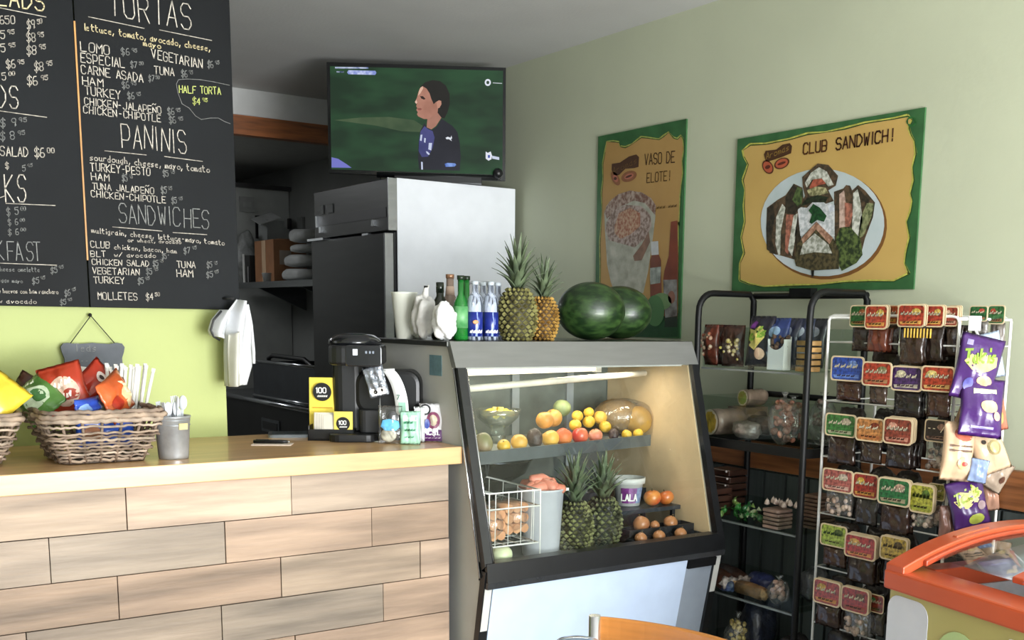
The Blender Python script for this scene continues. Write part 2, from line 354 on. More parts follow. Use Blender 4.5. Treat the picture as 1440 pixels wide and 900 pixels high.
for q in R_: chalk_line(bR, *q)
for P in ([(124, 23.5), (203, 40)], [(224, 42), (298, 57)], [(147, 212), (206, 218)], [(231, 220), (285, 227)], [(158, 319), (228, 325)], [(243, 327), (291, 330)]): chalk_rule(bR, P)
chalk_rule(bR, [(323, 120), (300, 115), (281, 112), (263, 111), (251, 112), (248, 118), (250, 130), (256, 146), (266, 152), (275, 163), (283, 168), (296, 166), (307, 166), (316, 171), (324, 174)], 'd', .0016)
L_ = [
('SALADS', -42, 4, 67, 15, 26, 'c', .0036), ('650', 0, 34, 23, 33, 11), ('$9.50', 38, 41, 66, 38, 12), ('5.95', 1, 54, 28, 53, 11), ('$8.95', 38, 59, 69, 57, 12), ('5.95', 2, 73, 30, 71, 11), ('$8.95', 38, 77, 72, 74, 12),
('$6.95', 9, 96, 41, 95, 11), ('$8.95', 49, 100, 81, 97, 12), ('5.00', 3, 113, 28, 110, 10), ('$6.95', 39, 120, 76, 117, 12), ('DS', -3, 150, 29, 152, 31, 'w', .0030),
('$ 9.95', 1, 179, 46, 176, 11, 'd'), ('$ 8.95', 1, 197, 43, 194, 11, 'd'), ('SALAD $6.00', 1, 219, 85, 222, 13), ('$', 8, 237, 14, 237, 8), ('5.95', 32, 241, 51, 237, 8, 'd'),
('KS', 9, 284, 40, 285, 38, 'w', .0030), ('$ 5.00', 10, 303, 43, 300, 10, 'd'), ('$ 6.00', 12, 317, 40, 315, 8, 'd'), ('$ 6.00', 12, 331, 42, 328, 8, 'd'), ('BREAKFAST', -57, 365, 62, 367, 27, 'd', .0024),
('cheese omelette', -4, 381, 57, 382, 6, 'd', .0018), ('$5.95', 72, 385, 94, 380, 8, 'd'), ('eggs mayo', -2, 396, 33, 398, 5, 'd', .0018), ('$5.95', 46, 400, 68, 395, 8, 'd'),
('w huevos con ham ranchero', -2, 412, 83, 413, 6, 'w', .0018), ('$6.95', 91, 417, 111, 411, 8, 'd'), ('w avocado', -2, 426, 53, 427, 6, 'w', .0018), ('$5.95', 85, 429, 106, 425, 7, 'd')]
for q in L_: chalk_line(bL, *q)
for P in ([(0, 11), (65, 24)], [(0, 156), (66, 165)], [(0, 278), (8, 275)], [(8, 286), (78, 289)], [(0, 370), (80, 373)]): chalk_rule(bL, P)
MB().bb((.7035, 3.1465, 1.53), (.7075, 3.153, 2.12)).build('edge_strip', M('c98f4a', .5, var=.2), bR, label='thin orange-gold strip along the join of the boards')

# small hanging chalkboard
hb = thing('hanging_chalkboard', 'little scalloped slate sign hung on a cord on the lime wall', 'sign', (.70, 3.155, 1.22), world=True)
c = at(129, 517, 'y', 3.155); W_, H_ = .20, .155
o0 = Vector((c[0], 3.150, 1.255))
poly = []
for i in range(61):
    t = i / 60; poly
top = [(-.095, .05), (-.098, .066), (-.09, .078), (-.075, .080), (-.05, .076), (-.02, .078), (0, .080), (.02, .078), (.05, .076), (.075, .080), (.09, .078), (.098, .066), (.095, .05), (.088, .03), (.090, .0), (.096, -.03), (.090, -.07), (.07, -.08), (0, -.078), (-.07, -.08), (-.090, -.07), (-.096, -.03), (-.090, 0), (-.088, .03)]
a1 = at(84, 480, 'y', 3.155); a2 = at(174, 480, 'y', 3.155); k = (a2[0] - a1[0]) / .196
zt = at(129, 482, 'y', 3.155)[2]
o0 = Vector(((a1[0] + a2[0]) / 2, 3.150, zt - .08 * k))
MB().prism([(x * k, z * k) for x, z in top][::-1], o0 + Vector((0, -.002, 0)), (1, 0, 0), (0, 0, 1), (0, .010, 0)).build('slate_plate', M('4b5058', .6, var=.15, scale=20), hb)
for s in (-1, 1):
    MB().path([o0 + Vector((s * .068 * k, 0, .078 * k)), Vector((at(127, 444, 'y', 3.155)[0], 3.15, at(127, 444, 'y', 3.155)[2]))], .0012, 6).build('cord', M('1c1c18', .7), hb)
p = at(127, 443, 'y', 3.155); MB().ball((p[0], 3.158, p[2]), .005, 8, 6).build('nail', M('222222', .4, metal=.8), hb)
a = at(105, 494, 'y', BY); b = at(138, 492, 'y', BY)
strokes('Teas', a + Vector((0, -.002, 0)), Vector((1, 0, 0)), Vector((0, 0, 1)), .020, .0018, adv=(b - a).length / 4).build('chalk_writing', chalk['d'], hb)
strokes('-- --', at(113, 510, 'y', BY - .002), Vector((1, 0, 0)), Vector((0, 0, 1)), .008, .0012, adv=.012).build('chalk_writing', chalk['d'], hb)
# ================================================================== woven baskets on the counter
wick = [M(h, .75, var=.25, scale=30, bump=.15) for h in ('a8937f', '8f7c6c', 'b5a28f', '84705f', '5f5044')]
def ringpts(hx, hy, r, n, cx, cy, z, wave=0, ph=0, k=14):
    'rounded rectangle loop with an in-and-out weave'
    per = []
    base = rrect(2 * hx, 2 * hy, r, 4)
    base = [Vector((x, y, 0)) for x, y in base]
    L = [0]
    for i in range(len(base)): L.append(L[-1] + (base[(i + 1) % len(base)] - base[i]).length)
    T = L[-1]; out = []
    for j in range(n):
        d = T * j / n; i = max(q for q in range(len(base)) if L[q] <= d + 1e-9)
        a, b = base[i], base[(i + 1) % len(base)]; f = (d - L[i]) / max(1e-9, L[i + 1] - L[i]); p = a.lerp(b, f)
        nr = Vector((p.x / hx if abs(p.x) > abs(hx) * .8 else 0, p.y / hy if abs(p.y) > abs(hy) * .8 else 0, 0))
        if nr.length < 1e-6: nr = p.copy()
        nr.normalize(); s = math.sin(2 * PI * k * j / n + ph)
        out.append(Vector((cx, cy, z)) + p + nr * wave * s + Vector((0, 0, random.uniform(-.002, .002))))
    return out
def basket(name, label, loc, bx, by, tx, ty, H, rows=11, kw=11, rot=0):
    t = thing(name, label, 'basket', loc, (0, 0, rot), group=None)
    n = kw * 10
    for r in range(rows):
        f = r / (rows - 1); z = .008 + f * (H - .035)
        gap = (r == rows - 2)
        if gap: continue
        hx = bx + (tx - bx) * f; hy = by + (ty - by) * f
        MB().path(ringpts(hx, hy, .025, n, 0, 0, z, .0050, PI * (r % 2), kw), .0030 if r % 3 else .0037, 6, closed=True).build('woven_strand', wick[r % 4], t)
    MB().path(ringpts(tx + .002, ty + .002, .03, n, 0, 0, H - .014, .004, 0, kw), .006, 6, closed=True).build('rim_strand', wick[2], t)
    MB().path(ringpts(tx + .004, ty + .004, .03, n, 0, 0, H - .004, .004, PI, kw), .0065, 6, closed=True).build('rim_strand', wick[0], t)
    MB().path(ringpts(tx + .001, ty + .001, .03, n, 0, 0, H + .006, .003, PI / 2, kw), .0055, 6, closed=True).build('rim_strand', wick[1], t)
    sp = MB(); B = ringpts(bx, by, .025, kw * 2, 0, 0, .004); T = ringpts(tx, ty, .025, kw * 2, 0, 0, H)
    for a, b in zip(B, T): MB().path([a, a.lerp(b, .5), b], .0036, 6).build('stake', wick[3], t)
    MB().prism(rrect(2 * bx - .004, 2 * by - .004, .022), (0, 0, .002), (1, 0, 0), (0, 1, 0), (0, 0, .006)).build('base', wick[4], t)
    return t
basket('wicker_basket', 'brown wicker basket full of snack bags and paper straws, next to the metal bucket', (.625, 2.815, 1.05), .094, .095, .130, .128, .116)
basket('wicker_basket', 'dark wicker basket at the left picture edge holding a yellow snack bag', (.315, 2.86, 1.05), .100, .10, .138, .13, .112)

# ------------------------------------------------------------------ snack bags
def pill(w, h, t, seed=0, crimp=.06, nx=14, ny=16, pinch=.05):
    rs = random.Random(seed); ph = [rs.uniform(0, 6) for _ in range(6)]
    def fn(side):
        def g(u, v):
            e = max(0, min(1, (v - crimp) / (1 - 2 * crimp)))
            a = (math.sin(PI * u) ** .6) * (math.sin(PI * e) ** .55) if 0 < e < 1 else 0
            cr = .0022 * math.sin(u * 17 + ph[0] + v * 3) + .0022 * math.sin(v * 13 + ph[1] + u * 4)
            x = (u - .5) * w * (1 - pinch * math.sin(PI * e)); z = (v - .5) * h
            ed = 1 if 0 < u < 1 and 0 < v < 1 else 0
            return Vector((x, side * (a * t / 2 + cr * a * 1.6) + .0015 * math.sin(u * 30 + ph[2]) * (1 - a) * (1 if v < .5 else -1) + .0012 * side * 0, z))
        return g
    return fn
def pillmesh(w, h, t, seed=0, **k):
    fn = pill(w, h, t, seed, **k); mb = MB(); mb.grid(fn(-1), 14, 16); mb.grid(fn(1), 14, 16); return mb, fn(-1)
def patch(fn, poly, w, h, off=-.0012):
    'flat print laid on the curved front of a bag; poly in metres around the bag centre'
    return [fn(.5 + x / w, .5 + z / h) + Vector((0, off, 0)) for x, z in poly]
def print_on(fn, w, h, poly, mat, t, name='printed_patch', off=-.0012):
    cx = sum(p[0] for p in poly) / len(poly); cz = sum(p[1] for p in poly) / len(poly); mb = MB()
    rings = []
    for s in (0.001, .35, .7, 1.0): rings.append([(cx + (x - cx) * s, cz + (z - cz) * s) for x, z in poly])
    n = len(poly); vs = []
    for R in rings: vs += patch(fn, R, w, h, off)
    fs = [(i * n + a, i * n + (a + 1) % n, (i + 1) * n + (a + 1) % n, (i + 1) * n + a) for i in range(3) for a in range(n)]
    mb.add(vs, fs, True); return mb.build(name, mat, t)
def write_on(fn, w, h, txt, x0, z0, H, wid, adv, mat, t, slope=0, name='lettering', off=-.0022):
    def f(x, z): return fn(max(.01, min(.99, .5 + (x0 + x) / w)), max(.01, min(.99, .5 + (z0 + z + slope * x) / h))) + Vector((0, off, 0))
    return strokes(txt, (0, 0, 0), (1, 0, 0), (0, 0, 1), H, wid, adv=adv, fn=f).build(name, mat, t)
def snack_bag(label, loc, rot, w, h, t, col, seed, prints=(), texts=(), name='snack_bag', cat='snack bag', group=None):
    T = thing(name, label, cat, loc, rot, group=group); mb, fn = pillmesh(w, h, t, seed)
    mb.build('foil_bag', M(col, .28, var=.10, scale=9, bump=.25, bscale=28, coat=.3), T)
    for i, (poly, c_) in enumerate(prints): print_on(fn, w, h, poly, M(c_, .35, var=.15, scale=60), T, off=-.0012 - .0006 * i)
    for (txt, x0, z0, H, wid, adv, c_, sl) in texts: write_on(fn, w, h, txt, x0, z0, H, wid, adv, M(c_, .4, var=.03), T, sl)
    return T
def R3(x, y, z): return (math.radians(x), math.radians(y), math.radians(z))
# yellow bag in the left basket, green bag between, red / orange / blue bags in the wicker basket
snack_bag('yellow snack bag leaning out of the left basket, letters ms on it', (.392, 2.80, 1.196), R3(-35, 40, -30), .125, .16, .05, 'f0cf3e', 3,
    [(circ(.042, 20, -.002, -.01, .034), '8a3a2a'), (circ(.037, 20, -.002, -.01, .029), 'f4ead8')], [('ms', -.024, -.022, .028, .007, .025, '6e2430', 0)])
snack_bag('green snack bag lying between the two wicker baskets', (.515, 2.86, 1.195), R3(-40, -42, -20), .10, .12, .045, '55803c', 5,
    [(circ(.036, 16, 0, -.01, .028), 'c3d3b4'), (circ(.016, 12, .01, -.012, .018), '3f6a38')], [('~~~~', -.030, .03, .018, .003, .013, 'e8eed8', 0)])
snack_bag('dark snack bag with a brown top corner behind the green bag', (.52, 2.93, 1.205), R3(-25, -60, -5), .07, .10, .035, '4a2a20', 8)
snack_bag('red snack bag standing upright at the left of the wicker basket', (.572, 2.85, 1.215), R3(-18, -16, -18), .100, .125, .048, 'b23a22', 11,
    [(circ(.035, 16, .0, -.01, .036), 'd9b6a0'), (circ(.020, 12, .012, -.02, .014), 'a23a26')], [('~~~', -.028, -.01, .026, .004, .018, 'f6e6dc', .15), ('~~', -.015, -.035, .022, .004, .017, 'f6e6dc', .1)])
snack_bag('orange-red snack bag with a pale swirl lying across the basket top', (.674, 2.80, 1.200), R3(-50, 66, 4), .100, .150, .050, 'd0602e', 13,
    [(circ(.030, 16, .01, .02, .032), 'f0d0a0'), (circ(.018, 14, .01, -.04, .020), 'b0301c'), (circ(.010, 10, -.02, .055, .010), 'f4e8d8')], [('~~~', -.03, .0, .022, .004, .019, 'f8e2b8', 0)])
snack_bag('second red snack bag tucked behind the orange-red one in the basket', (.640, 2.88, 1.212), R3(-20, 52, 6), .095, .140, .045, 'a8301c', 17, [(circ(.016, 12, -.01, .03, .016), 'f2e4da'), (circ(.007, 10, -.01, .03, .007), '3a2018')])
snack_bag('bright blue snack bag lying at the front of the wicker basket', (.605, 2.765, 1.176), R3(-52, 86, -4), .050, .12, .038, '2f4fb0', 19, [(circ(.016, 14, .0, .03, .022), '9fc0e6'), (circ(.014, 14, .0, -.035, .018), '86aade')])
snack_bag('small blue and brown snack packet seen through the basket weave', (.64, 2.775, 1.115), R3(0, 90, 0), .075, .13, .03, '2a4ea8', 23, [(circ(.02, 12, .0, -.03, .02), 'a06a48')])
# wrapped straws
def straw(i, x, y, z, lean, tw):
    T = thing('paper_straw', lab, 'straw', (x, y, z), R3(tw, lean, 0), group='paper wrapped straws in the wicker basket')
    MB().path([(0, 0, 0), (0, 0, .19)], .0042, 8).build('paper_sleeve', M('f0ede6', .7, var=.04), T)
    MB().box((0, 0, .1925), (.009, .0018, .009)).build('crimped_end', M('e0dcd4', .7), T)
    return T
lab = 'white paper wrapped straw standing in the bunch behind the snack bags'
for i in range(16):
    straw(i, .655 + i * .0060, 2.915 - (i % 3) * .012, 1.068 + (i % 4) * .003, 1 + i * .5 + (i % 3) * .8, -3 + (i % 4) * 2)
lab = 'white paper straw leaning furthest right over the basket rim, right of the upright bunch'
straw(16, .745, 2.90, 1.068, 14, 0)
NP = thing('napkin_bundle', 'folded white napkins standing behind the red snack bags', 'napkins', (.67, 2.975, 1.10))
for i in range(6): MB().box((-.02 + i * .004, 0 + i * .004, .10), (.085, .003, .115), Euler(R3(-4, 3 + i, 4)).to_matrix()).build('napkin', M('f2f1ec', .8, var=.03), NP)

# galvanised bucket with cutlery
bk = thing('metal_bucket', 'small galvanised bucket of plastic cutlery right of the basket', 'bucket', (.786, 2.738, 1.05))
galv = M('b4b7ba', .30, metal=.55, var=.15, scale=20, bump=.05)
MB().lathe([(.034, 0), (.035, .004), (.0415, .098), (.0435, .100), (.0435, .104), (.040, .104), (.039, .100), (.032, .004), (0, .004)], n=32).build('pail', galv, bk)
for z in (.082, .094): MB().path([(.0412 * math.cos(a / 24 * 2 * PI) * (1 + (z - .09) * .9), .0412 * math.sin(a / 24 * 2 * PI) * (1 + (z - .09) * .9), z) for a in range(24)], .0012, 6, closed=True).build('ridge', galv, bk)
MB().box((.014, -.0395, .080), (.022, .003, .015), Euler(R3(6, 0, 12)).to_matrix()).build('tag', M('d9c68a', .6), bk, label='cream paper tag')
pl = M('d4d8dc', .25, var=.05)
for i in range(11):
    a = i * 2.4; r = .008 + .018 * ((i * 37) % 10) / 10; x, y = r * math.cos(a), r * math.sin(a); ln = .088 + .014 * (i % 3)
    fork = i % 2
    T = thing('plastic_fork' if fork else 'plastic_spoon', 'clear plastic %s standing in the metal bucket' % ('fork' if fork else 'spoon'), 'cutlery', (.786 + x, 2.738 + y, 1.056), R3(-y * 260, x * 260, i * 40), group='plastic forks in the bucket' if fork else 'plastic spoons in the bucket')
    MB().box((0, 0, ln / 2), (.006, .0018, ln)).build('handle', pl, T)
    if fork:
        MB().box((0, 0, ln + .006), (.018, .002, .014)).build('head', pl, T)
        for q in (-.0072, -.0024, .0024, .0072): MB().box((q, 0, ln + .021), (.0026, .0015, .018)).build('tine', pl, T)
    else: MB().ball((0, 0, ln + .012), (.011, .0035, .018), 10, 8).build('bowl', pl, T)
# ================================================================== things on the right half of the counter
black = M('141517', .38, var=.1, scale=20); blackg = M('1b1c20', .16, var=.05, coat=.5); dark = M('232426', .5, var=.1)
chrome = M('c8cace', .14, metal=1.0, var=.04); steel = M('8b8d8d', .30, metal=.85, var=.08, scale=6, stretch=(1, 1, 12), bump=.02)
white = M('efeeea', .55, var=.03); film = clear('plastic_film', gloss=.14, rough=.12, bump=.5, haze=.04)
CZ = 1.05
RC = math.radians(-36)
cm = thing('coffee_machine', 'tall black single-cup coffee machine beside the yellow card holder', 'coffee machine', (1.375, 2.945, CZ), (0, 0, RC + .10))
MB().prism(rrect(.135, .24, .03), (-.01, 0, 0), (1, 0, 0), (0, 1, 0), (0, 0, .022)).build('base', black, cm, bev=.003)
MB().prism(rrect(.095, .15, .03), (-.028, .045, .022), (1, 0, 0), (0, 1, 0), (0, 0, .240)).build('column', black, cm, bev=.004)
MB().prism(rrect(.075, .11, .02), (.04, -.02, .022), (1, 0, 0), (0, 1, 0), (0, 0, .065)).build('drip_tray', dark, cm, bev=.003)
MB().prism(rrect(.150, .21, .04), (-.002, -.005, .212), (1, 0, 0), (0, 1, 0), (0, 0, .055)).build('brew_head', black, cm, bev=.008)
MB().lathe([(.075, 0), (.073, .014), (.055, .027), (.03, .032), (0, .033)], (-.012, .01, .267), 28, sc=(1, 1.3)).build('lid', blackg, cm)
MB().prism(rrect(.100, .058, .010), (.022, -.112, .239), (1, 0, 0), (0, 0, 1), (0, .02, 0)).build('control_panel', blackg, cm, bev=.003)
MB().box((.0, -.114, .249), (.013, .002, .017)).build('button', M('dfe6ee', .3), cm, label='pale square button'); 
for q in (.03, .040, .049): MB().box((q, -.114, .249), (.005, .002, .007)).build('button', M('8a93a0', .3), cm)
MB().ball((-.074, -.06, .235), .004, 8, 6).build('screw', chrome, cm)

ch = thing('card_holder', 'black tray holding yellow 100 loyalty cards at the left of the coffee machine', 'card holder', (1.292, 2.95, CZ), (0, 0, RC + .05))
tr = MB(); tr.box((.002, 0, .003), (.128, .080, .006)).box((.002, -.038, .016), (.128, .004, .032)).box((.002, .038, .024), (.128, .004, .048)).box((-.060, 0, .021), (.004, .080, .042)).box((.064, 0, .016), (.004, .080, .032)); tr.build('tray', black, ch, bev=.001)
MB().box((.045, -.0405, .016), (.030, .001, .004)).build('tray_mark', white, ch)
def disc100(p, r, parent, th=.001):
    MB().prism(circ(r, 28), p, (1, 0, 0), (0, 0, 1), (0, th, 0)).build('black_disc', black, parent)
    strokes('100', Vector(p) + Vector((-r * .62, -.0012, -r * .1)), Vector((1, 0, 0)), Vector((0, 0, 1)), r * .55, r * .11, adv=r * .46).build('lettering', white, parent)
    strokes('~~~~~', Vector(p) + Vector((-r * .5, -.0012, -r * .62)), Vector((1, 0, 0)), Vector((0, 0, 1)), r * .30, r * .08, adv=r * .22).build('lettering', white, parent)
MB().box((-.030, .026, .098), (.076, .004, .150), Euler(R3(-5, 0, 0)).to_matrix()).build('tall_card', M('f2d94e', .5, var=.03), ch, label='tall yellow card with a black disc')
disc100((-.030, .0165, .133), .026, ch); MB().box((-.030, .019, .088), (.056, .001, .002)).build('printed_line', M('c98a2a', .5), ch)
for i in range(9): MB().box((-.018 + i * .0035, -.012 - i * .002, .052 - i * .0008), (.062, .0012, .050), Euler(R3(-8, 0, 0)).to_matrix()).build('stacked_card', M('e9e4d4' if i % 2 else 'd8d2c2', .6), ch)
MB().box((.036, -.033, .056), (.052, .0015, .052), Euler(R3(-4, 0, 0)).to_matrix()).build('front_card', M('f2d760', .5), ch, label='small yellow card with a black disc')
disc100((.036, -.0365, .048), .019, ch)

pc = thing('clip_stand', 'thin chrome clip stand holding a silver foil sachet in front of the coffee machine', 'clip stand', (1.385, 2.835, CZ), (0, 0, RC))
MB().lathe([(.032, 0), (.032, .003), (.012, .008), (.003, .014), (0, .014)], n=28).build('foot', chrome, pc)
MB().path([(0, 0, .010), (0, 0, .135)], .0018, 8).build('rod', chrome, pc)
MB().ball((0, 0, .138), (.010, .006, .009), 12, 8).build('clip', white, pc)
fs = thing('foil_sachet', 'crinkled silver foil sachet with a black and white end held up by the clip stand', 'sachet', (1.375, 2.838, 1.218), (0, math.radians(-14), RC))
mb, fn = pillmesh(.058, .085, .010, 31); mb.build('pouch', M('a9b0ba', .22, metal=.5, var=.35, scale=60, bump=.6, bscale=70), fs)
print_on(fn, .058, .085, [(-.02, -.038), (.022, -.038), (.022, -.018), (-.02, -.018)], white, fs); print_on(fn, .058, .085, circ(.006, 8, -.008, -.028), black, fs, off=-.002); print_on(fn, .058, .085, circ(.005, 8, .010, -.026), black, fs, off=-.002)

td = thing('receipt_printer', 'rounded black box with a long white paper strip looping over its front', 'printer', (1.452, 2.905, CZ), (0, 0, RC + .02))
MB().prism(rrect(.185, .125, .040, 6), (0, -.05, .135), (1, 0, 0), (0, 0, 1), (0, .11, 0)).build('housing', black, td, bev=.012)
MB().box((0, .0, .04), (.12, .10, .08)).build('stand', black, td, bev=.004)
st = []
for i in range(25):
    f = i / 24
    if f < .35: st.append((-.005 + f * .03, .0 - f * .2, .200 + .002 * math.sin(f * 9)))
    else: g = (f - .35) / .65; st.append((.0 + .045 * math.sin(g * PI / 2), -.060 - .020 * math.sin(g * PI / 2), .199 - .125 * (g ** 1.5)))
mbp = MB()
for i, p in enumerate(st): pass
mbp.grid(lambda u, v: Vector(st[round(v * 24)]) + Vector(((u - .5) * .036, 0, 0)), 1, 24); mbp.build('paper_strip', M('f4f5f3', .6, var=.02), td, solid=.0006)
MB().box((.045, -.0815, .095), (.020, .0008, .030)).build('printed_patch', M('9fd0b8', .6), td, label='pale green print on the strip')
strokes('7', Vector((.030, -.0822, .118)), Vector((1, 0, 0)), Vector((0, 0, 1)), .012, .002).build('lettering', M('2f6f58', .6), td)
cb = thing('card_rack', 'small clear acrylic rack standing right behind the white paper strip', 'rack', (1.505, 2.885, CZ), (0, 0, RC))
MB().box((0, 0, .002), (.06, .04, .004)).box((0, .018, .06), (.06, .003, .115)).box((0, -.018, .03), (.06, .003, .055)).build('holder', clear('acrylic', gloss=.2), cb)

def sachet(name, label, px, py0, w, h, t, col, rot, seed, prints=(), texts=(), film_=False, yofs=0.0, dep=None):
    p = at(px, py0, 'z', CZ); T = thing(name, label, 'pouch', (p[0], p[1], CZ + h / 2), (math.radians(-6), 0, RC + rot))
    mb, fn = pillmesh(w, h, t, seed); mb.build('pouch', film if film_ else M(col, .35, var=.12, scale=20, bump=.3, bscale=40), T)
    for i, (poly, c_) in enumerate(prints): print_on(fn, w, h, poly, M(c_, .4, var=.12, scale=60), T, off=-.0012 - .0005 * i)
    for (txt, x0, z0, H, wid, adv, c_) in texts: write_on(fn, w, h, txt, x0, z0, H, wid, adv, M(c_, .4, var=.03), T, off=-.0034)
    return T, fn
T, fn = sachet('snack_pouch', 'clear packet with a sky-blue sticker standing in front of the black printer', 549, 624, .066, .105, .026, 'dddddd', 0, 41,
   [([(-.026, -.005), (-.02, .012), (.0, .016), (.026, .010), (.03, -.006), (.018, -.016), (-.012, -.016)], '63b6e6')], film_=True)
MB().ball((-.004, 0, -.028), (.022, .008, .020), 12, 8).build('cookie', M('c8c6b4', .7, var=.2, scale=80), T)
MB().ball((.006, 0, .016), (.018, .006, .022), 12, 8).build('dark_wrapper', M('3a3c40', .3), T)
sachet('snack_pouch', 'pale mint-green packet with dark green print standing below the paper strip', 577, 625, .056, .092, .020, 'a5d5bb', .05, 42, [([(-.02, .018), (.02, .018), (.02, .034), (-.02, .034)], 'd6eee0')],
   [('~~~', -.016, .008, .012, .002, .009, '2f7a58'), ('~~~~', -.014, -.012, .010, .002, .008, '2f7a58'), ('~~~', -.014, -.030, .008, .0015, .009, '3f8a68')])
sachet('snack_pouch', 'tall grey-white clear packet standing between the mint packet and the purple one', 590, 622, .030, .10, .012, 'c9cccb', .1, 43)
T, fn = sachet('snack_pouch', 'white and purple pouch lettered acai at the right end of the counter', 607, 621, .070, .108, .016, 'e9e7ea', .02, 44,
   [([(-.033, -.052), (.033, -.052), (.033, -.020), (-.033, -.020)], '5b2566'), (circ(.016, 18, -.018, .036), '2a2a2e'), (circ(.011, 18, -.018, .036), 'e8e6e8'), (circ(.020, 18, .006, .006, .024), '8f4a6a'), (circ(.012, 14, .006, .006, .016), 'd9c9b0'), (circ(.008, 10, -.012, -.004, .014), '3c4f9c')],
   [('ACAI', -.020, -.034, .016, .0035, .012, 'f5f3f5'), ('~~~~~~', -.026, -.046, .005, .0012, .009, 'd8c8dc')])
pd = thing('order_pad', 'white slip of paper with a black pen across it on the counter', 'paper', (1.098, 2.905, CZ), (0, 0, math.radians(-30)))
MB().box((0, 0, .001), (.105, .05, .002)).build('paper_slip', M('ead9cc', .6), pd)
pn = thing('pen', 'black pen lying on the white slip of paper', 'pen', (1.095, 2.912, CZ + .0025), (0, 0, math.radians(-32)))
MB().path([(-.045, 0, .005), (.03, 0, .005), (.046, 0, .005)], [.005, .005, .0035], 10).build('barrel', black, pn); MB().path([(.046, 0, .005), (.052, 0, .005)], [.003, .0008], 8).build('tip', chrome, pn); MB().box((-.022, 0, .0105), (.034, .003, .0015)).build('pocket_clip', dark, pn)
tb = thing('tablet', 'flat grey tablet lying at the back edge of the counter behind the yellow cards', 'tablet', (1.245, 3.085, CZ), (0, 0, math.radians(-22)))
MB().prism(rrect(.17, .11, .01), (0, 0, 0), (1, 0, 0), (0, 1, 0), (0, 0, .008)).build('body', M('7c8284', .3, metal=.5), tb); MB().prism(rrect(.15, .09, .004), (0, 0, .0082), (1, 0, 0), (0, 1, 0), (0, 0, .0006)).build('screen', M('5a6468', .12), tb)
wb = thing('wooden_block', 'small dark upright box standing just left of the card holder at the counter back', 'box', (1.30, 3.06, CZ), (0, 0, RC))
MB().box((-.01, 0, .03), (.03, .03, .06)).build('box', M('3a3834', .6), wb); MB().box((-.012, -.0155, .045), (.003, .001, .02)).build('label_strip', M('b59a5a', .5), wb)

# ================================================================== refrigerated display case
DC = thing('display_case', 'refrigerated glass display case with sloping front full of fruit', 'display case', (1.97, 2.8, 0), world=True)
x0, x1 = 1.532, 2.405
prof = [(2.700, 1.333), (3.120, 1.333), (3.120, .05), (2.640, .05), (2.505, .70), (2.660, 1.262)]
grey = M('c6c6c1', .5, metal=.0, var=.05, scale=5)
MB().prism([(y, z) for y, z in prof], (x0, 0, 0), (0, 1, 0), (0, 0, 1), (.022, 0, 0)).build('side_panel', grey, DC)
MB().prism([(y, z) for y, z in prof], (x1 - .022, 0, 0), (0, 1, 0), (0, 0, 1), (.022, 0, 0)).build('side_panel', grey, DC)
MB().prism([(2.672, 1.258), (3.085, 1.258), (3.085, .716), (2.535, .716)], (x1 - .026, 0, 0), (0, 1, 0), (0, 0, 1), (.003, 0, 0)).build('inner_wall', M('d6bd97', .5, var=.05), DC, label='beige inner side wall')
MB().bb((1.556, 3.09, .7), (2.38, 3.118, 1.31)).build('back_panel', M('5c625e', .45, var=.15), DC)
for xx in (1.74, 1.98, 2.20): MB().bb((xx, 3.078, .9), (xx + .028, 3.09, 1.30)).build('door_frame', M('8a9094', .4, metal=.2), DC)
lid = MB().bb((x0 - .012, 2.695, 1.318), (x1 + .012, 3.14, 1.333)); lid.build('top', M('5d5f5c', .3, metal=.7, var=.05), DC, bev=.002)
MB().prism([(2.690, 1.332), (2.712, 1.332), (2.68, 1.262), (2.656, 1.262)], (x0 - .006, 0, 0), (0, 1, 0), (0, 0, 1), (x1 - x0 + .012, 0, 0)).build('fascia', M('7c7d7a', .38, metal=.3, var=.04, scale=8, stretch=(1, 8, 8)), DC)
MB().bb((x0 + .022, 2.70, 1.255), (x1 - .022, 3.1, 1.262)).build('inner_ceiling', M('c9cbc6', .4), DC)
for xx, w_ in ((x0 - .003, .026), (x1 - .024, .026)):
    MB().prism([(2.656, 1.262), (2.672, 1.262), (2.532, .72), (2.510, .735)], (xx, -.004, 0), (0, 1, 0), (0, 0, 1), (w_, 0, 0)).build('front_post', black, DC)
    MB().prism([(2.508, .72), (2.532, .72), (2.66, .05), (2.635, .05)], (xx, -.004, 0), (0, 1, 0), (0, 0, 1), (w_, 0, 0)).build('lower_post', black, DC)
for xx in (x0 - .006, x1 + .002): MB().path([(xx, 2.668, 1.26), (xx, 2.528, .70)], .0035, 6).build('edge_trim', chrome, DC)
MB().path([(x0 + .024, 2.653, 1.258), (x0 + .024, 2.505, .736)], .0035, 6).build('edge_trim', chrome, DC)
MB().prism([(2.502, .742), (2.545, .742), (2.545, .690), (2.496, .690)], (x0, 0, 0), (0, 1, 0), (0, 0, 1), (x1 - x0, 0, 0)).build('sill', black, DC)
MB().prism([(2.494, .690), (2.54, .690), (2.54, .672), (2.498, .672)], (x0, 0, 0), (0, 1, 0), (0, 0, 1), (x1 - x0, 0, 0)).build('sill_strip', M('5a5c60', .25, metal=.7), DC)
lowp = [(2.508, .672), (2.530, .672), (2.650, .10), (2.628, .10)]
MB().prism(lowp, (x0 + .024, 0, 0), (0, 1, 0), (0, 0, 1), (.705, 0, 0)).build('front_panel', M('bfcfe8', .30, var=.03, coat=.3), DC, label='smooth pale blue-white front panel')
MB().prism([(p[0] + .012, p[1] - .0) for p in lowp], (x0 + .73, 0, 0), (0, 1, 0), (0, 0, 1), (x1 - x0 - .754, 0, 0)).build('grille_panel', M('8f98a4', .4, var=.05), DC)
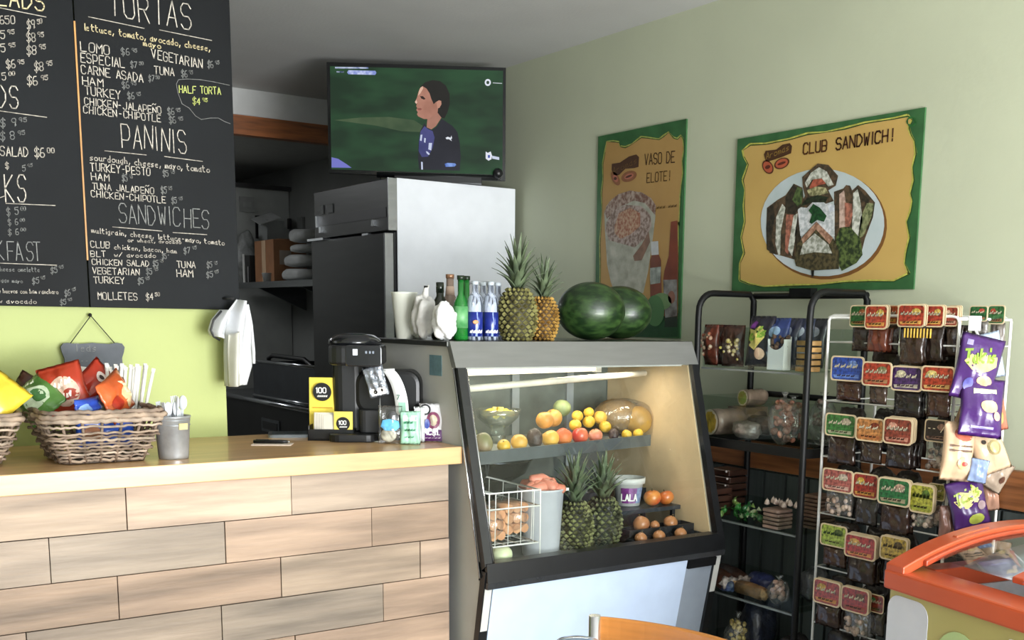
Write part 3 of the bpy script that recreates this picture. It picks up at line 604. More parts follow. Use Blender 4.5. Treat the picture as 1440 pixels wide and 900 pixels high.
MB().prism([(2.504, .668), (2.53, .668), (2.53, .640), (2.510, .640)], (x0 + .735, 0, 0), (0, 1, 0), (0, 0, 1), (x1 - x0 - .76, 0, 0)).build('vent', black, DC)
MB().bb((x0 + .03, 2.66, .0), (x1 - .03, 3.1, .08)).build('plinth', black, DC)
MB().bb((x0 + .022, 2.545, .70), (x1 - .022, 3.09, .715)).build('well_floor', M('6a6e72', .3, metal=.6), DC)
MB().bb((x0 + .022, 2.86, .715), (x1 - .022, 3.088, .84)).build('rear_step', M('33363a', .4, metal=.3), DC)
gl = MB(); gl.add([(x0 + .026, 2.652, 1.260), (x1 - .026, 2.652, 1.260), (x1 - .026, 2.506, .742), (x0 + .026, 2.506, .742)], [(0, 1, 2, 3)]); gl.build('front_glass', clear('case_glass', 'f4f8f5', gloss=.10, rough=.02), DC)
sh = MB(); sh.prism([(x0 + .028, 2.625), (2.318, 2.775), (2.318, 3.07), (x0 + .028, 3.07)], (0, 0, 1.012), (1, 0, 0), (0, 1, 0), (0, 0, .006)); sh.build('shelf', M('9a9e9a', .35, metal=.4), DC)
MB().prism([(x0 + .028, 2.620), (2.318, 2.770), (2.318, 2.776), (x0 + .028, 2.626)], (0, 0, .995), (1, 0, 0), (0, 1, 0), (0, 0, .036)).build('shelf_lip', M('6c7478', .35, metal=.5), DC)
MB().path([(x0 + .03, 2.67, 1.203), (2.36, 2.86, 1.225)], .010, 8).build('lamp_batten', M('dcd6c8', .4), DC)
MB().path([(x0 + .03, 2.83, 1.238), (2.20, 2.93, 1.240)], .010, 10).build('lamp_tube', M('fff3dc', .3, var=.02, emit=1.7), DC, label='glowing white tube lamp')
MB().box((2.215, 2.932, 1.240), (.02, .024, .026)).build('lamp_socket', white, DC)
MB().add([(x0 - .0015, 2.98, 1.255), (x0 - .0015, 2.80, 1.255), (x0 - .0015, 2.80, 1.315), (x0 - .0015, 2.98, 1.315)], [(0, 1, 2, 3)]) 
MB().bb((x0 - .0015, 2.745, 1.235), (x0, 2.815, 1.292)).build('sticker', M('6f8f98', .5, var=.15, scale=40), DC, label='small blue-grey sticker')
# ================================================================== fruit and goods in the case
def lip_y(x): return 2.625 + (x - 1.56) * .195
FR = {
 'lemon': (M('dbb03a', .45, var=.12, scale=30, bump=.15, bscale=120), (1, 1, .94)),
 'grapefruit': (M('deac4c', .45, var=.15, scale=12, bump=.15, bscale=120), (1, 1, .95)),
 'peach': (M('d08048', .55, h2='cf4b33', scale=9, thr=(.35, .65)), (1, 1, 1.0)),
 'nectarine': (M('b83e38', .35, h2='d97a50', scale=9, thr=(.3, .6), coat=.2), (1, 1, 1)),
 'pale_nectarine': (M('c56a58', .45, h2='d9a078', scale=9), (1, 1, .95)),
 'avocado': (M('4a3a34', .5, var=.3, scale=40, bump=.4, bscale=80), (.85, .85, 1.1)),
 'mango': (M('8a6a58', .45, h2='6f7a4c', scale=6), (.9, 1, 1.2)),
 'lime': (M('8f9c6a', .45, var=.2, scale=20), (1, 1, .95)),
 'orange': (M('c78c40', .5, var=.15, scale=30, bump=.15, bscale=120), (1, 1, .95)),
}
stemm = M('5a4a2c', .7)
def fruit(kind, name, label, px, py, rpx, row=0, lift=None, group=None, ydep=None, z0=1.018):
    s = .00208 + .0001 * row; 
    P = at(px, py, 'y', 2.70)
    for _ in range(6):
        yy = (lip_y(P[0]) + .012 + rpx * s + row * .055) if ydep is None else ydep
        P = at(px, py, 'y', yy)
    r = rpx * s * (1.0 + row * .02); z = z0 + r * FR[kind][1][2] if (lift is None and row == 0) else P[2]
    T = thing(name, label, 'fruit', (P[0], P[1], z), (random.uniform(-.5, .5), random.uniform(-.5, .5), random.uniform(0, 6)), group=group)
    m, sc = FR[kind]
    MB().ball((0, 0, 0), tuple(r * q for q in sc), 18, 12, fn=lambda d: 1 - .10 * max(0, d.z - .86) * 5 - .05 * max(0, -d.z - .9) * 5 + .012 * math.sin(5 * d.x + 3 * d.y)).build('flesh', m, T)
    MB().path([(0, 0, r * sc[2] * .90), (0, 0, r * sc[2] * 1.0)], r * .10, 6).build('stem', stemm, T)
    return T
fruit('lime', 'lime', 'pale green lime at the far left end of the upper case shelf', 662, 608, 8, 1)
fruit('mango', 'mango', 'dull brown mango behind the lemon at the left of the upper shelf', 680, 609, 12.5, 0)
fruit('lemon', 'lemon', 'small lemon, leftmost yellow fruit on the upper case shelf', 708.5, 623, 9.5)
fruit('grapefruit', 'grapefruit', 'round yellow grapefruit right of the small lemon on the upper shelf', 730, 618, 12)
fruit('avocado', 'avocado', 'large dark avocado between two yellow grapefruits', 752, 611, 13.5)
fruit('grapefruit', 'grapefruit', 'pale yellow grapefruit just left of the orange-red peach', 774, 612, 13)
fruit('peach', 'peach', 'orange-red peach left of the dark red nectarine', 792.5, 607, 13)
fruit('nectarine', 'nectarine', 'dark red nectarine in the middle of the front fruit row', 816, 606, 12.5)
fruit('pale_nectarine', 'nectarine', 'faded pink nectarine right of the dark red one', 837.5, 605, 11)
fruit('avocado', 'avocado', 'small dark avocado with a pale top left of the two right-hand lemons', 863, 605, 9)
fruit('lemon', 'lemon', 'second lemon from the right end of the upper shelf', 881.5, 605.5, 8.2)
fruit('lemon', 'lemon', 'small lemon at the right end of the upper shelf', 897.5, 603, 8.2)
fruit('orange', 'orange', 'left one of two oranges piled behind the pale yellow grapefruit', 766, 591, 12.5, 1, 1)
fruit('orange', 'orange', 'right one of two oranges piled behind the pale yellow grapefruit', 778, 588, 12.5, 1.4, 1)
fruit('lemon', 'lemon', 'lemon high in the pile above the dark red nectarine', 812, 585, 8, 1.3, 1)
fruit('lemon', 'lemon', 'lemon just above and left of the dark red nectarine', 809, 598, 9, .8, 1)
fruit('lemon', 'lemon', 'highest lemon of the pile, above the gap between the nectarines', 828, 580, 7.5, 1.6, 1)
fruit('lemon', 'lemon', 'lemon between and above the two nectarines', 828, 593, 9, 1, 1)
fruit('grapefruit', 'grapefruit', 'yellow grapefruit high above the faded pink nectarine', 844, 587, 10, 1.2, 1)
fruit('lemon', 'lemon', 'lemon at the right shoulder of the faded pink nectarine', 851, 600, 9, .8, 1)
fruit('lime', 'lime', 'dull green lime in the dark behind the pile, above the peach', 790, 574, 12, 2.6, 1)
# cut melon in film at right
p = at(868, 582, 'y', 2.92); mt = thing('wrapped_melon', 'cut orange melon in clear film behind the lemons at the shelf right end', 'fruit', (p[0], p[1], 1.018), (0, 0, -.3))
MB().ball((.0, 0, .062), (.085, .06, .058), 20, 12, fn=lambda d: 1 + .03 * math.sin(9 * math.atan2(d.y, d.z))).build('rind', M('8a6a38', .6, h2='5f4a2a', scale=25, bump=.3, bscale=60), mt)
MB().ball((.062, -.03, .050), (.050, .045, .048), 16, 10).build('flesh', M('b98f3e', .45, h2='8f6a30', scale=12), mt)
MB().ball((.02, -.01, .060), (.115, .075, .062), 18, 10, fn=lambda d: 1 + .03 * math.sin(11 * d.x + 7 * d.z)).build('film', film, mt)
p = at(757, 600, 'y', 2.95)
# glass bowl of pineapple chunks, tilted on a cup
p = at(700, 605, 'y', 2.90); gbT = thing('glass_bowl', 'shallow glass bowl of chopped pineapple on the upper case shelf', 'bowl', (p[0], p[1], 1.018))
glass = clear('bowl_glass', 'eef6f0', gloss=.22, rough=.03, haze=.06)
MB().lathe([(.030, 0), (.030, .004), (.024, .010), (.024, .045), (.034, .052), (.062, .078), (.072, .104), (.069, .104), (.060, .080), (.030, .056), (0, .054)], n=28).build('bowl', glass, gbT)
for i in range(22):
    a = i * 2.4; r = .048 * math.sqrt((i + .5) / 22); pc_ = thing('pineapple_chunk', 'yellow pineapple chunk in the glass bowl', 'fruit', (p[0] + r * math.cos(a), p[1] + r * math.sin(a), 1.018 + .086 + .020 * (1 - r / .05)), (i, i * 1.7, i * .7), group='pineapple chunks in the glass bowl')
    MB().prism([(-.010, -.008), (.010, -.008), (.007, .008), (-.006, .009)], (0, 0, -.006), (1, 0, 0), (0, 1, 0), (0, 0, .013)).build('flesh', M('ecd25a', .4, var=.15, scale=60), pc_, bev=.002)
# small onions / white things far left of shelf
# --- lower well
st_ = thing('steel_bowl', 'wide dark polished steel bowl under the upper shelf', 'bowl', (1.80, 2.93, .84))
MB().lathe([(.05, 0), (.05, .05), (.07, .055), (.115, .085), (.135, .125), (.138, .126), (.136, .130), (.129, .126), (.10, .09), (0, .065)], n=40).build('bowl', M('5a5f66', .08, metal=1.0), st_)
wbk = thing('wire_basket', 'white wire basket of bagged carrots at the left of the lower case', 'basket', (1.64, 2.64, .745), (0, 0, 0), world=True)
wire = M('e6e6e2', .35, var=.03)
bx0, bx1, by0, by1, bz0, bz1 = 1.567, 1.735, 2.548, 2.86, .775, .925
def loop(z, a=0, r=.0022): return MB().path([(bx0 - a, by0 - a * .2, z), (bx1 + a, by0 - a * .2, z), (bx1 + a, by1, z), (bx0 - a, by1, z)], r, 6, closed=True)
for z, a in ((bz1, .0), (bz1 - .045, -.002), (bz0, -.006)): loop(z, a, .0026).build('wire_ring', wire, wbk)
for i in range(4):
    x = bx0 + (bx1 - bx0) * (i + .5) / 4; MB().path([(x, by0, bz1), (x, by0 + .004, bz0), (x, by1 - .004, bz0), (x, by1, bz1)], .0014, 5).build('wire', wire, wbk)
for i in range(4):
    y = by0 + (by1 - by0) * (i + .5) / 4; MB().path([(bx0, y, bz1), (bx0 + .004, y, bz0), (bx1 - .004, y, bz0), (bx1, y, bz1)], .0014, 5).build('wire', wire, wbk)
for x, y in ((bx0, by0), (bx1, by0), (bx0, by1), (bx1, by1)): MB().path([(x, y, .716), (x, y, bz1)], .002, 5).build('wire', wire, wbk)
crt = M('cf9c74', .5, h2='b8805a', scale=30)
for i, (x, z, lb) in enumerate(((1.612, .83, 'bag of pale orange carrots at the left of the wire basket'), (1.690, .845, 'bag of peach-coloured carrots at the right of the wire basket'))):
    T = thing('carrot_bag', lb, 'bag', (x, 2.66, z - .05), (0, 0, .1))
    for j in range(9):
        a = random.uniform(-.8, .8); MB().path([(-.028 + (j % 3) * .028, -.055, .012 + .03 * (j // 3)), (-.024 + (j % 3) * .026, .04, .016 + .03 * (j // 3))], [.014, .008], 8).build('carrot', crt, T)
    MB().ball((0, -.005, .046), (.047, .075, .052), 16, 10, fn=lambda d: 1 + .04 * math.sin(13 * d.x + 9 * d.z)).build('bag_film', film, T)
gp = thing('green_apple', 'pale green apple on the case floor under the wire basket', 'fruit', (1.632, 2.585, .716))
MB().ball((0, 0, .028), (.030, .030, .027), 18, 12, fn=lambda d: 1 - .25 * max(0, d.z - .8) * 3).build('flesh', M('bcc79a', .4, h2='d8dcb8', scale=10), gp); MB().path([(0, 0, .048), (.002, 0, .060)], .0015, 6).build('stem', stemm, gp)
wk = thing('white_bucket', 'tall white plastic bucket heaped with pink sausages in the lower case', 'bucket', (1.800, 2.640, .716))
MB().lathe([(.052, 0), (.054, .004), (.066, .190), (.070, .193), (.070, .198), (.064, .198), (.052, .010), (0, .010)], n=32).build('bucket', M('b9bcc4', .45, var=.05), wk)
MB().box((.073, -.02, .19), (.016, .01, .008)).build('ear', white, wk)
saus = M('d9907a', .45, h2='c4705a', scale=18)
for i in range(11):
    a = i * 2.39; r = .042 * math.sqrt(i / 11); z = .716 + .186 + .03 * (1 - r / .05) ; th = i * .9
    T = thing('sausage', 'pink sausage in the heap on top of the white bucket', 'sausage', (1.80 + r * math.cos(a), 2.64 + r * math.sin(a) * .9, z), (.15 * math.sin(i), .2 * math.cos(i * 2), th), group='pink sausages in the white bucket')
    MB().path([(-.042, 0, -.002), (-.036, 0, .001), (0, 0, .008), (.034, 0, .001), (.040, 0, -.002)], [.004, .013, .016, .013, .004], 12).build('casing', saus, T)

# pineapples
def pineapple(label, loc, H, R, col, eye, ch, nleaf, seed, lean=(0, 0)):
    rs = random.Random(seed)
    T = thing('pineapple', label, 'pineapple', loc, R3(lean[0], lean[1], rs.uniform(0, 360)))
    def rad(t): return R * (math.sin(PI * min(.97, max(.06, t * .86 + .10))) ** .42)
    MB().lathe([(0, 0)] + [(rad(i / 14) * .95, H * i / 14) for i in range(15)] + [(0, H)], n=22).build('core', M(col, .7, var=.2, scale=40), T)
    mb = MB(); rows = int(H / (R * .205)); nper = 15
    for i in range(rows):
        t = (i + .5) / rows; r = rad(t)
        for j in range(nper):
            a = 2 * PI * (j + (.5 if i % 2 else 0)) / nper; er = Vector((math.cos(a), math.sin(a), 0)); et = Vector((-math.sin(a), math.cos(a), 0)); ez = Vector((0, 0, 1))
            c = er * r * .95 + ez * (t * H); hw = PI * r / nper * .92; hh = H / rows * .62; b = R * .11
            vs = [c + et * hw, c + ez * hh, c - et * hw, c - ez * hh, c + et * hw * .5 + er * b, c + ez * hh * .5 + er * b, c - et * hw * .5 + er * b, c - ez * hh * .5 + er * b, c + er * b * 1.5]
            mb.add(vs, [(0, 1, 5, 4), (1, 2, 6, 5), (2, 3, 7, 6), (3, 0, 4, 7), (4, 5, 8), (5, 6, 8), (6, 7, 8), (7, 4, 8)])
    mb.build('eyes', M(eye[0], .5, h2=eye[1], scale=45, thr=(.4, .62)), T, kind='stuff')
    lm = M('6b7a5a', .55, h2='3d4a38', scale=20)
    for i in range(nleaf):
        f = i / nleaf; a = i * 2.4; out = (1 - f) * .9 + .12; L = ch * (.45 + .55 * f) ; wl = R * .20
        er = Vector((math.cos(a), math.sin(a), 0)); et = Vector((-math.sin(a), math.cos(a), 0)); base = Vector((0, 0, H * .985 + f * ch * .25)) + er * R * .25 * (1 - f)
        pts = []; mbl = MB(); K = 5
        for q in range(K + 1):
            g = q / K; w2 = wl * (1 - g) ** .7 * (1 if q else .8)
            c = base + er * (L * out * g * (.55 + .45 * g)) + Vector((0, 0, L * g * (1 - .35 * out * g)))
            pts.append((c - et * w2 - er * .0, c - er * w2 * .35, c + et * w2))
        vs = [v for p in pts for v in p]; fs = []
        for q in range(K):
            for s in (0, 1): fs.append((q * 3 + s, q * 3 + s + 1, q * 3 + s + 4, q * 3 + s + 3))
        mbl.add(vs, fs, True); mbl.build('leaf', lm, T, solid=.0012)
    return T
TZ = 1.3335
pineapple('greenish brown pineapple with a tall crown, left of the golden one on the case top', (1.775, 2.735, TZ), .150, .056, '35321c', ('8d8a55', '4f4a26'), .135, 34, 1)
pineapple('golden yellow ripe pineapple between the brown one and the watermelons', (1.885, 2.77, TZ), .128, .047, '4a3514', ('b8924a', '74531f'), .110, 26, 2, (0, 2))
pineapple('dark pineapple in the lower case, left of the two', (1.915, 2.63, .716), .150, .055, '26261a', ('8a8d5c', '34351f'), .140, 34, 3)
pineapple('dark pineapple in the lower case, right of the two, partly behind the other', (2.032, 2.645, .716), .150, .058, '23241a', ('7c8058', '2c2e1d'), .130, 32, 4)
# right side of the well: black crates, tub, apples and onions
cr = thing('black_crate', 'low black plastic crate at the front right of the case floor', 'crate', (2.235, 2.58, .716), world=True)
bcm = M('1e2226', .45)
def tray(T, x0, x1, y0, y1, z0, h, m): MB().bb((x0, y0, z0), (x1, y1, z0 + .005)).bb((x0, y0, z0 + .005), (x1, y0 + .005, z0 + h)).bb((x0, y1 - .005, z0 + .005), (x1, y1, z0 + h)).bb((x0, y0 + .005, z0 + .005), (x0 + .005, y1 - .005, z0 + h)).bb((x1 - .005, y0 + .005, z0 + .005), (x1, y1 - .005, z0 + h)).build('tray', m, T)
tray(cr, 2.095, 2.374, 2.550, 2.606, .716, .020, bcm)
cr2 = thing('black_crate', 'raised black crate holding reddish onions behind the front crate', 'crate', (2.235, 2.64, .716), world=True)
MB().bb((2.11, 2.61, .716), (2.374, 2.672, .738)).build('riser', bcm, cr2); tray(cr2, 2.11, 2.374, 2.61, 2.672, .739, .020, bcm)
bd = thing('serving_board', 'dark slate board carrying the white tub and the apples', 'board', (2.24, 2.76, .716), world=True)
MB().bb((2.115, 2.678, .795), (2.374, 2.855, .808)).build('board', M('2e343c', .35), bd)
for xx in (2.13, 2.35):
    for yy in (2.69, 2.84): MB().bb((xx, yy, .716), (xx + .012, yy + .012, .795)).build('foot', bcm, bd)
def ball_item(name, label, cat, x, y, z, r, m, squash=.9, group=None, onion=False):
    T = thing(name, label, cat, (x, y, z), (random.uniform(-.3, .3), random.uniform(-.3, .3), 0), group=group)
    MB().ball((0, 0, r * squash), (r, r, r * squash), 18, 12, fn=lambda d: 1 - .22 * max(0, d.z - .8) * 3 if not onion else 1 + .16 * max(0, d.z - .85) * 4).build('flesh', m, T)
    MB().path([(0, 0, r * squash * (1.75 if not onion else 2.0)), (0, 0, r * squash * (2.15 if not onion else 2.35))], r * .07 if not onion else r * .12, 6).build('stem', stemm, T); return T
appm = M('c9542e', .3, h2='d9a04a', scale=9, thr=(.35, .6), coat=.3); onm = M('9a5a3c', .35, h2='c08a5a', scale=8, coat=.2)
p = at(935, 697, 'y', 2.86)
ball_item('apple', 'red apple standing left of its neighbour on the slate board', 'fruit', 2.285, 2.712, .809, .029, appm)
ball_item('apple', 'yellow-red apple at the right end of the slate board beside the beige wall', 'fruit', 2.344, 2.705, .809, .026, M('cf8a3c', .3, h2='c04a2c', scale=8, coat=.3))
for i, (x, y, z, r, lb) in enumerate(((2.188, 2.641, .745, .027, 'big red-brown onion in the raised crate'), (2.238, 2.645, .745, .016, 'small onion between two larger ones in the raised crate'), (2.295, 2.641, .745, .023, 'golden onion at the right of the raised crate'), (2.125, 2.578, .722, .020, 'pale onion at the left of the front crate'), (2.200, 2.578, .722, .020, 'brown onion in the middle of the front crate'), (2.285, 2.578, .722, .020, 'dull onion at the right of the front crate'))):
    ball_item('onion', lb, 'vegetable', x, y, z, r, onm, .88, onion=True)
tu = thing('yogurt_tub', 'open white tub with a purple and blue label in the lower case', 'tub', (2.225, 2.765, .809))
MB().lathe([(.038, 0), (.047, .070), (.054, .072), (.055, .090), (.051, .090), (.045, .070), (.036, .004), (0, .004)], n=32).build('tub', M('cfd0ce', .4, var=.03), tu)
for a0, a1, c_ in ((-2.75, -2.2, '7a3580'), (-2.2, -1.6, '9d6aa6'), (-1.6, -1.0, '8c9cc0')):
    MB().grid(lambda u, v: Vector(((.0395 + .0085 * v) * math.cos(a0 + (a1 - a0) * u), (.0395 + .0085 * v) * math.sin(a0 + (a1 - a0) * u), .010 + .050 * v)), 6, 2).build('label_band', M(c_, .4, var=.2, scale=60), tu)
def onl(x, z): a = -2.7 + x / .045; return Vector((.0475 * math.cos(a), .0475 * math.sin(a), .020 + z))
strokes('LALA', (0, 0, 0), (1, 0, 0), (0, 0, 1), .020, .004, adv=.013, fn=onl).build('lettering', white, tu)

# ================================================================== on top of the case
wmm = M('3a5628', .40, h2='12280f', scale=18, stretch=(1, 2.2, 2.2), thr=(.44, .72), coat=.15, bump=.05)
def melon(label, loc, r, rot):
    T = thing('watermelon', label, 'watermelon', loc, rot)
    MB().ball((0, 0, r[2]), r, 36, 22, fn=lambda d: 1 + .006 * math.sin(10 * math.atan2(d.y, d.z))).build('rind', wmm, T)
    MB().ball((-r[0] * .995, 0, r[2]), (.004, .009, .009), 8, 6).build('stem_scar', M('6a5a38', .8), T)
melon('large dark green watermelon in front, on top of the case', (2.118, 2.84, TZ), (.108, .092, .090), R3(0, 0, -30))
melon('second dark watermelon behind and right of the large one', (2.345, 2.985, TZ), (.110, .088, .088), R3(0, 0, -50))
def bottle(name, label, x, y, prof, m, parts=(), cat='bottle', group=None):
    T = thing(name, label, cat, (x, y, TZ), group=group)
    MB().lathe(prof, n=24).build('glass_body', m, T)
    for (nm, pr, mm) in parts: MB().lathe(pr, n=24).build(nm, mm, T)
    return T
gg = M('1f7a2e', .08, var=.2, scale=10, coat=.6, alpha=.88); dk = M('20281f', .1, coat=.5); amber = M('b9a79a', .2, coat=.4)
clr = M('c3cde0', .06, h2='2c3444', scale=30, stretch=(3, 3, .6), thr=(.40, .50), coat=.6, alpha=.6)
bp_ = lambda R, h, neck, nh: [(R * .9, 0), (R, .004), (R, h * .52), (R * .92, h * .62), (neck, h * .76), (neck, h), (0, h)]
def cap(h, r, d=.012): return [(r, h), (r, h + d), (0, h + d)]
def pos(px, y): p = at(px, 478, 'y', y); return p[0]
b = bottle('dark_bottle', 'dark green-necked bottle furthest left among the bottles on the case', pos(619, 2.93), 2.93, bp_(.026, .165, .011, .05), dk, [('label_band', [(.0268, .03), (.0268, .08)], M('3a5a3c', .5)), ('neck_foil', [(.0118, .135), (.0118, .164), (0, .1645)], dk)])
bottle('wrapped_bottle', 'clear bottle with a copper-coloured cap right of the dark bottle', pos(633, 2.95), 2.95, bp_(.026, .178, .011, .05), M('a08878', .15, coat=.4, alpha=.8), [('cap', cap(.178, .0125), M('b78a6c', .3, metal=.5)), ('label_band', [(.0268, .03), (.0268, .085)], M('d8cfc6', .5)), ('neck_label', [(.014, .128), (.012, .155)], M('d6b9a6', .5))])
bottle('green_bottle', 'emerald green glass bottle at the front between the white bundle and the blue bottles', pos(648, 2.76), 2.76, bp_(.0215, .168, .0085, .05), gg, [('cap', cap(.168, .0105), M('1c2a1c', .3)), ('label_band', [(.0222, .035), (.0222, .095)], M('7db37e', .45, h2='3f8a4c', scale=30))])
bottle('green_bottle', 'second green bottle close behind the front emerald one', pos(656, 2.83), 2.83, bp_(.0215, .170, .0085, .05), gg, [('cap', cap(.170, .0105), M('1c2a1c', .3))])
for i, (px, y, lb) in enumerate(((668, 2.74, 'clear bottle with a blue label and orange emblem, leftmost of the blue-labelled bottles'), (679, 2.80, 'clear blue-labelled bottle, second from left'), (690, 2.745, 'clear blue-labelled bottle, third from left'), (700, 2.79, 'clear blue-labelled bottle next to the brown pineapple'))):
    b = bottle('water_bottle', lb, pos(px, y), y, [(.019, 0), (.0215, .004), (.0215, .105), (.018, .122), (.009, .134), (.008, .155), (0, .156)], clr, [('label_band', [(.0221, .012), (.0221, .080)], M('1c2a7c', .3, h2='a9bdf0', scale=30, stretch=(3, 3, .5), thr=(.36, .46))), ('cap', cap(.155, .0095, .010), M('c9d2da', .2, alpha=.8))])
    a0 = -PI / 2 - .62
    if i == 0: MB().ball((-.010, -.0205, .052), (.010, .003, .006), 10, 6).build('emblem', M('e0a070', .5), b)
    strokes('~~~~', (0, 0, 0), (1, 0, 0), (0, 0, 1), .014, .003, adv=.010, fn=lambda x, z: Vector((.0228 * math.cos(-2.75 + x / .0228), .0228 * math.sin(-2.75 + x / .0228), .018 + z))).build('lettering', white, b)
bottle('clear_jar', 'tall square-shouldered clear glass jar behind the blue-labelled bottles', pos(672, 2.93), 2.93, [(.038, 0), (.040, .004), (.040, .15), (.036, .17), (0, .17)], clear('jar_glass', gloss=.2, haze=.12), [('rim', [(.037, .165), (.037, .172), (.034, .172)], M('b9bec4', .3))], cat='jar')
cu = thing('foam_cup', 'tall tapered white foam cup at the left edge of the case top', 'cup', (pos(569, 2.96) , 2.96, TZ))
MB().lathe([(.024, 0), (.037, .128), (.039, .130), (.039, .134), (.036, .134), (.023, .004), (0, .004)], n=28).build('cup', M('dfe0d4', .6, var=.03), cu)
c2 = thing('foam_cup', 'second pale cup half hidden behind the first foam cup', 'cup', (pos(583, 2.99), 2.99, TZ))
MB().lathe([(.022, 0), (.034, .118), (.036, .122), (.036, .126), (.033, .126), (.021, .004), (0, .004)], n=28).build('cup', M('c3c6b2', .6, var=.05), c2)
def bundle(label, px, y, w, h, m, seed, knot=False):
    T = thing('plastic_bundle', label, 'bag', (pos(px, y), y, TZ)); rs = random.Random(seed); a, b_, c_ = [rs.uniform(0, 6) for _ in range(3)]
    MB().ball((0, 0, h / 2), (w / 2, w / 2, h / 2), 40, 30, fn=lambda d: (1 / max(.62, (abs(d.x) ** 3 + abs(d.y) ** 3 + abs(d.z) ** 3) ** (1 / 3))) ** .8 * (1 + .34 * noise.noise(d * 1.6 + Vector((a, b_, c_))) + .14 * abs(noise.noise(d * 3.2 + Vector((c_, a, b_)))) - .10)).build('bag', m, T)
    if knot: MB().path([(0, 0, h * .93), (.004, 0, h + .02), (.012, 0, h + .028)], [.012, .007, .003], 8).build('twisted_top', m, T); MB().path([(.002, 0, h + .008), (.004, 0, h + .026)], .0065, 8).build('tie', black, T)
bundle('crumpled white bag tied with a black top, between the cups and the brightest bundle', 598, 2.86, .066, .125, M('d9d7d3', .4, var=.12, scale=12, bump=.5, bscale=30), 5, True)
bundle('bright white crumpled bundle left of the green bottle', 625, 2.745, .064, .104, M('f2f2f2', .45, var=.05, scale=12, bump=.5, bscale=30), 9)
bundle('translucent pale bag with a crease between the foam cups and the tied bag', 587, 2.93, .050, .105, M('c3c4b6', .4, var=.12, scale=12, bump=.5, bscale=30), 12)
# ================================================================== fridge
FRG = thing('refrigerator', 'tall reach-in refrigerator with dark steel front and bright pale side', 'refrigerator', (2.42, 4.58, 0), world=True)
ssd = M('3c3d3b', .36, metal=.6, var=.08, scale=4, stretch=(1, 1, 10), bump=.02)
ssl = M('b4b7ba', .22, metal=.9, var=.06, scale=6, stretch=(1, 1, 10))
MB().bb((2.150, 4.205, .08), (2.705, 4.955, 1.948)).build('cabinet', M('6a6c6e', .5), FRG)
MB().bb((2.138, 4.196, .08), (2.708, 4.204, 1.950)).build('side_panel', M('e4e7ec', .35, var=.02, coat=.2), FRG, label='smooth bright pale side panel', bev=.002)
MB().bb((2.102, 4.200, 1.742), (2.148, 4.955, 1.948)).build('top_panel', ssd, FRG, bev=.003)
MB().bb((2.098, 4.197, 1.742), (2.138, 4.200, 1.948)).build('corner_strip', ssl, FRG)
MB().bb((2.100, 4.222, 1.795), (2.105, 4.90, 1.835)).build('grille_slot', black, FRG)
MB().bb((2.090, 4.90, 1.79), (2.102, 4.915, 1.84)).build('slot_end', chrome, FRG)
MB().bb((2.097, 4.74, 1.846), (2.102, 4.80, 1.885)).build('thermometer', M('18191a', .2), FRG); MB().bb((2.097, 4.84, 1.846), (2.102, 4.87, 1.885)).build('thermometer', M('18191a', .2), FRG)
for y in (4.33, 4.87): MB().bb((2.094, y, 1.765), (2.102, y + .02, 1.790)).build('lock', chrome, FRG)
MB().bb((2.085, 4.212, .16), (2.128, 4.955, 1.730)).build('door', M('3a3b3b', .30, metal=.7, var=.08, scale=4, stretch=(1, 1, 8), bump=.02), FRG, bev=.003)
MB().bb((2.083, 4.200, .16), (2.120, 4.212, 1.730)).build('door_edge', ssl, FRG, label='bright chrome door edge')
MB().bb((2.128, 4.21, .16), (2.150, 4.95, 1.735)).build('gasket', black, FRG)
MB().bb((2.065, 4.78, 1.728), (2.100, 4.955, 1.738)).build('hinge', chrome, FRG); MB().bb((2.085, 4.36, 1.729), (2.10, 4.42, 1.738)).build('hinge', chrome, FRG)
MB().bb((2.12, 4.21, 0), (2.70, 4.95, .08)).build('plinth', black, FRG)

# ================================================================== television
def raydir(x, y):
    c = (x - PX, y - PY, FPX); return Vector([sum(RW[i][j] * c[j] for j in range(3)) for i in range(3)]) / FPX
EYEV = Vector((0, 0, EYE))
tl, tr = EYEV + raydir(460, 88) * 4.62, EYEV + raydir(711, 95.5) * 4.665
bl, br = EYEV + raydir(463, 243) * 4.62, EYEV + raydir(711, 256) * 4.665
L0 = (tl + bl) / 2; R0 = (tr + br) / 2; dx = (R0 - L0); dx.z = 0; dx.normalize()
TN = Vector((dx.y, -dx.x, 0)); 
if TN.y > 0: TN = -TN
def tvp(px, py, off=0.0):
    d = raydir(px, py); t = ((L0 + TN * off - EYEV).dot(TN)) / d.dot(TN); return EYEV + d * t
zb = (tvp(463, 243).z + tvp(711, 256).z) / 2
TV = thing('television', 'wide flat television showing a football match on top of the refrigerator', 'television', tuple((L0 + R0) / 2 - Vector((0, 0, (L0.z + R0.z) / 2 - 1.951))), world=True)
def tvpoly(pts, mat, lay, name='picture_area'):
    mb = MB(); mb.add([tvp(x, y, .0065 + lay * .0004) for x, y in pts], [list(range(len(pts)))]); return mb.build(name, mat, TVS)
c0, c1, c2_, c3 = tvp(459.5, 87.5), tvp(711.5, 95.5), tvp(711.5, 250), tvp(463, 243)
top_z = (c0.z + c1.z) / 2; W3 = (c1 - c0); W3.z = 0
C0 = Vector((c0.x, c0.y, zb)); u_ = W3.normalized()
MB().prism([(0, c3.z - zb), (W3.length, tvp(711.5, 254).z - zb), (W3.length, c1.z - zb), (0, c0.z - zb)], C0 + TN * .004, u_, (0, 0, 1), -TN * .034).build('bezel', M('101113', .25, coat=.3), TV)
def em(h, h2=None, s=1.0, scale=9):
    return M(h, .3, var=.12, scale=scale, h2=h2, emit=s)
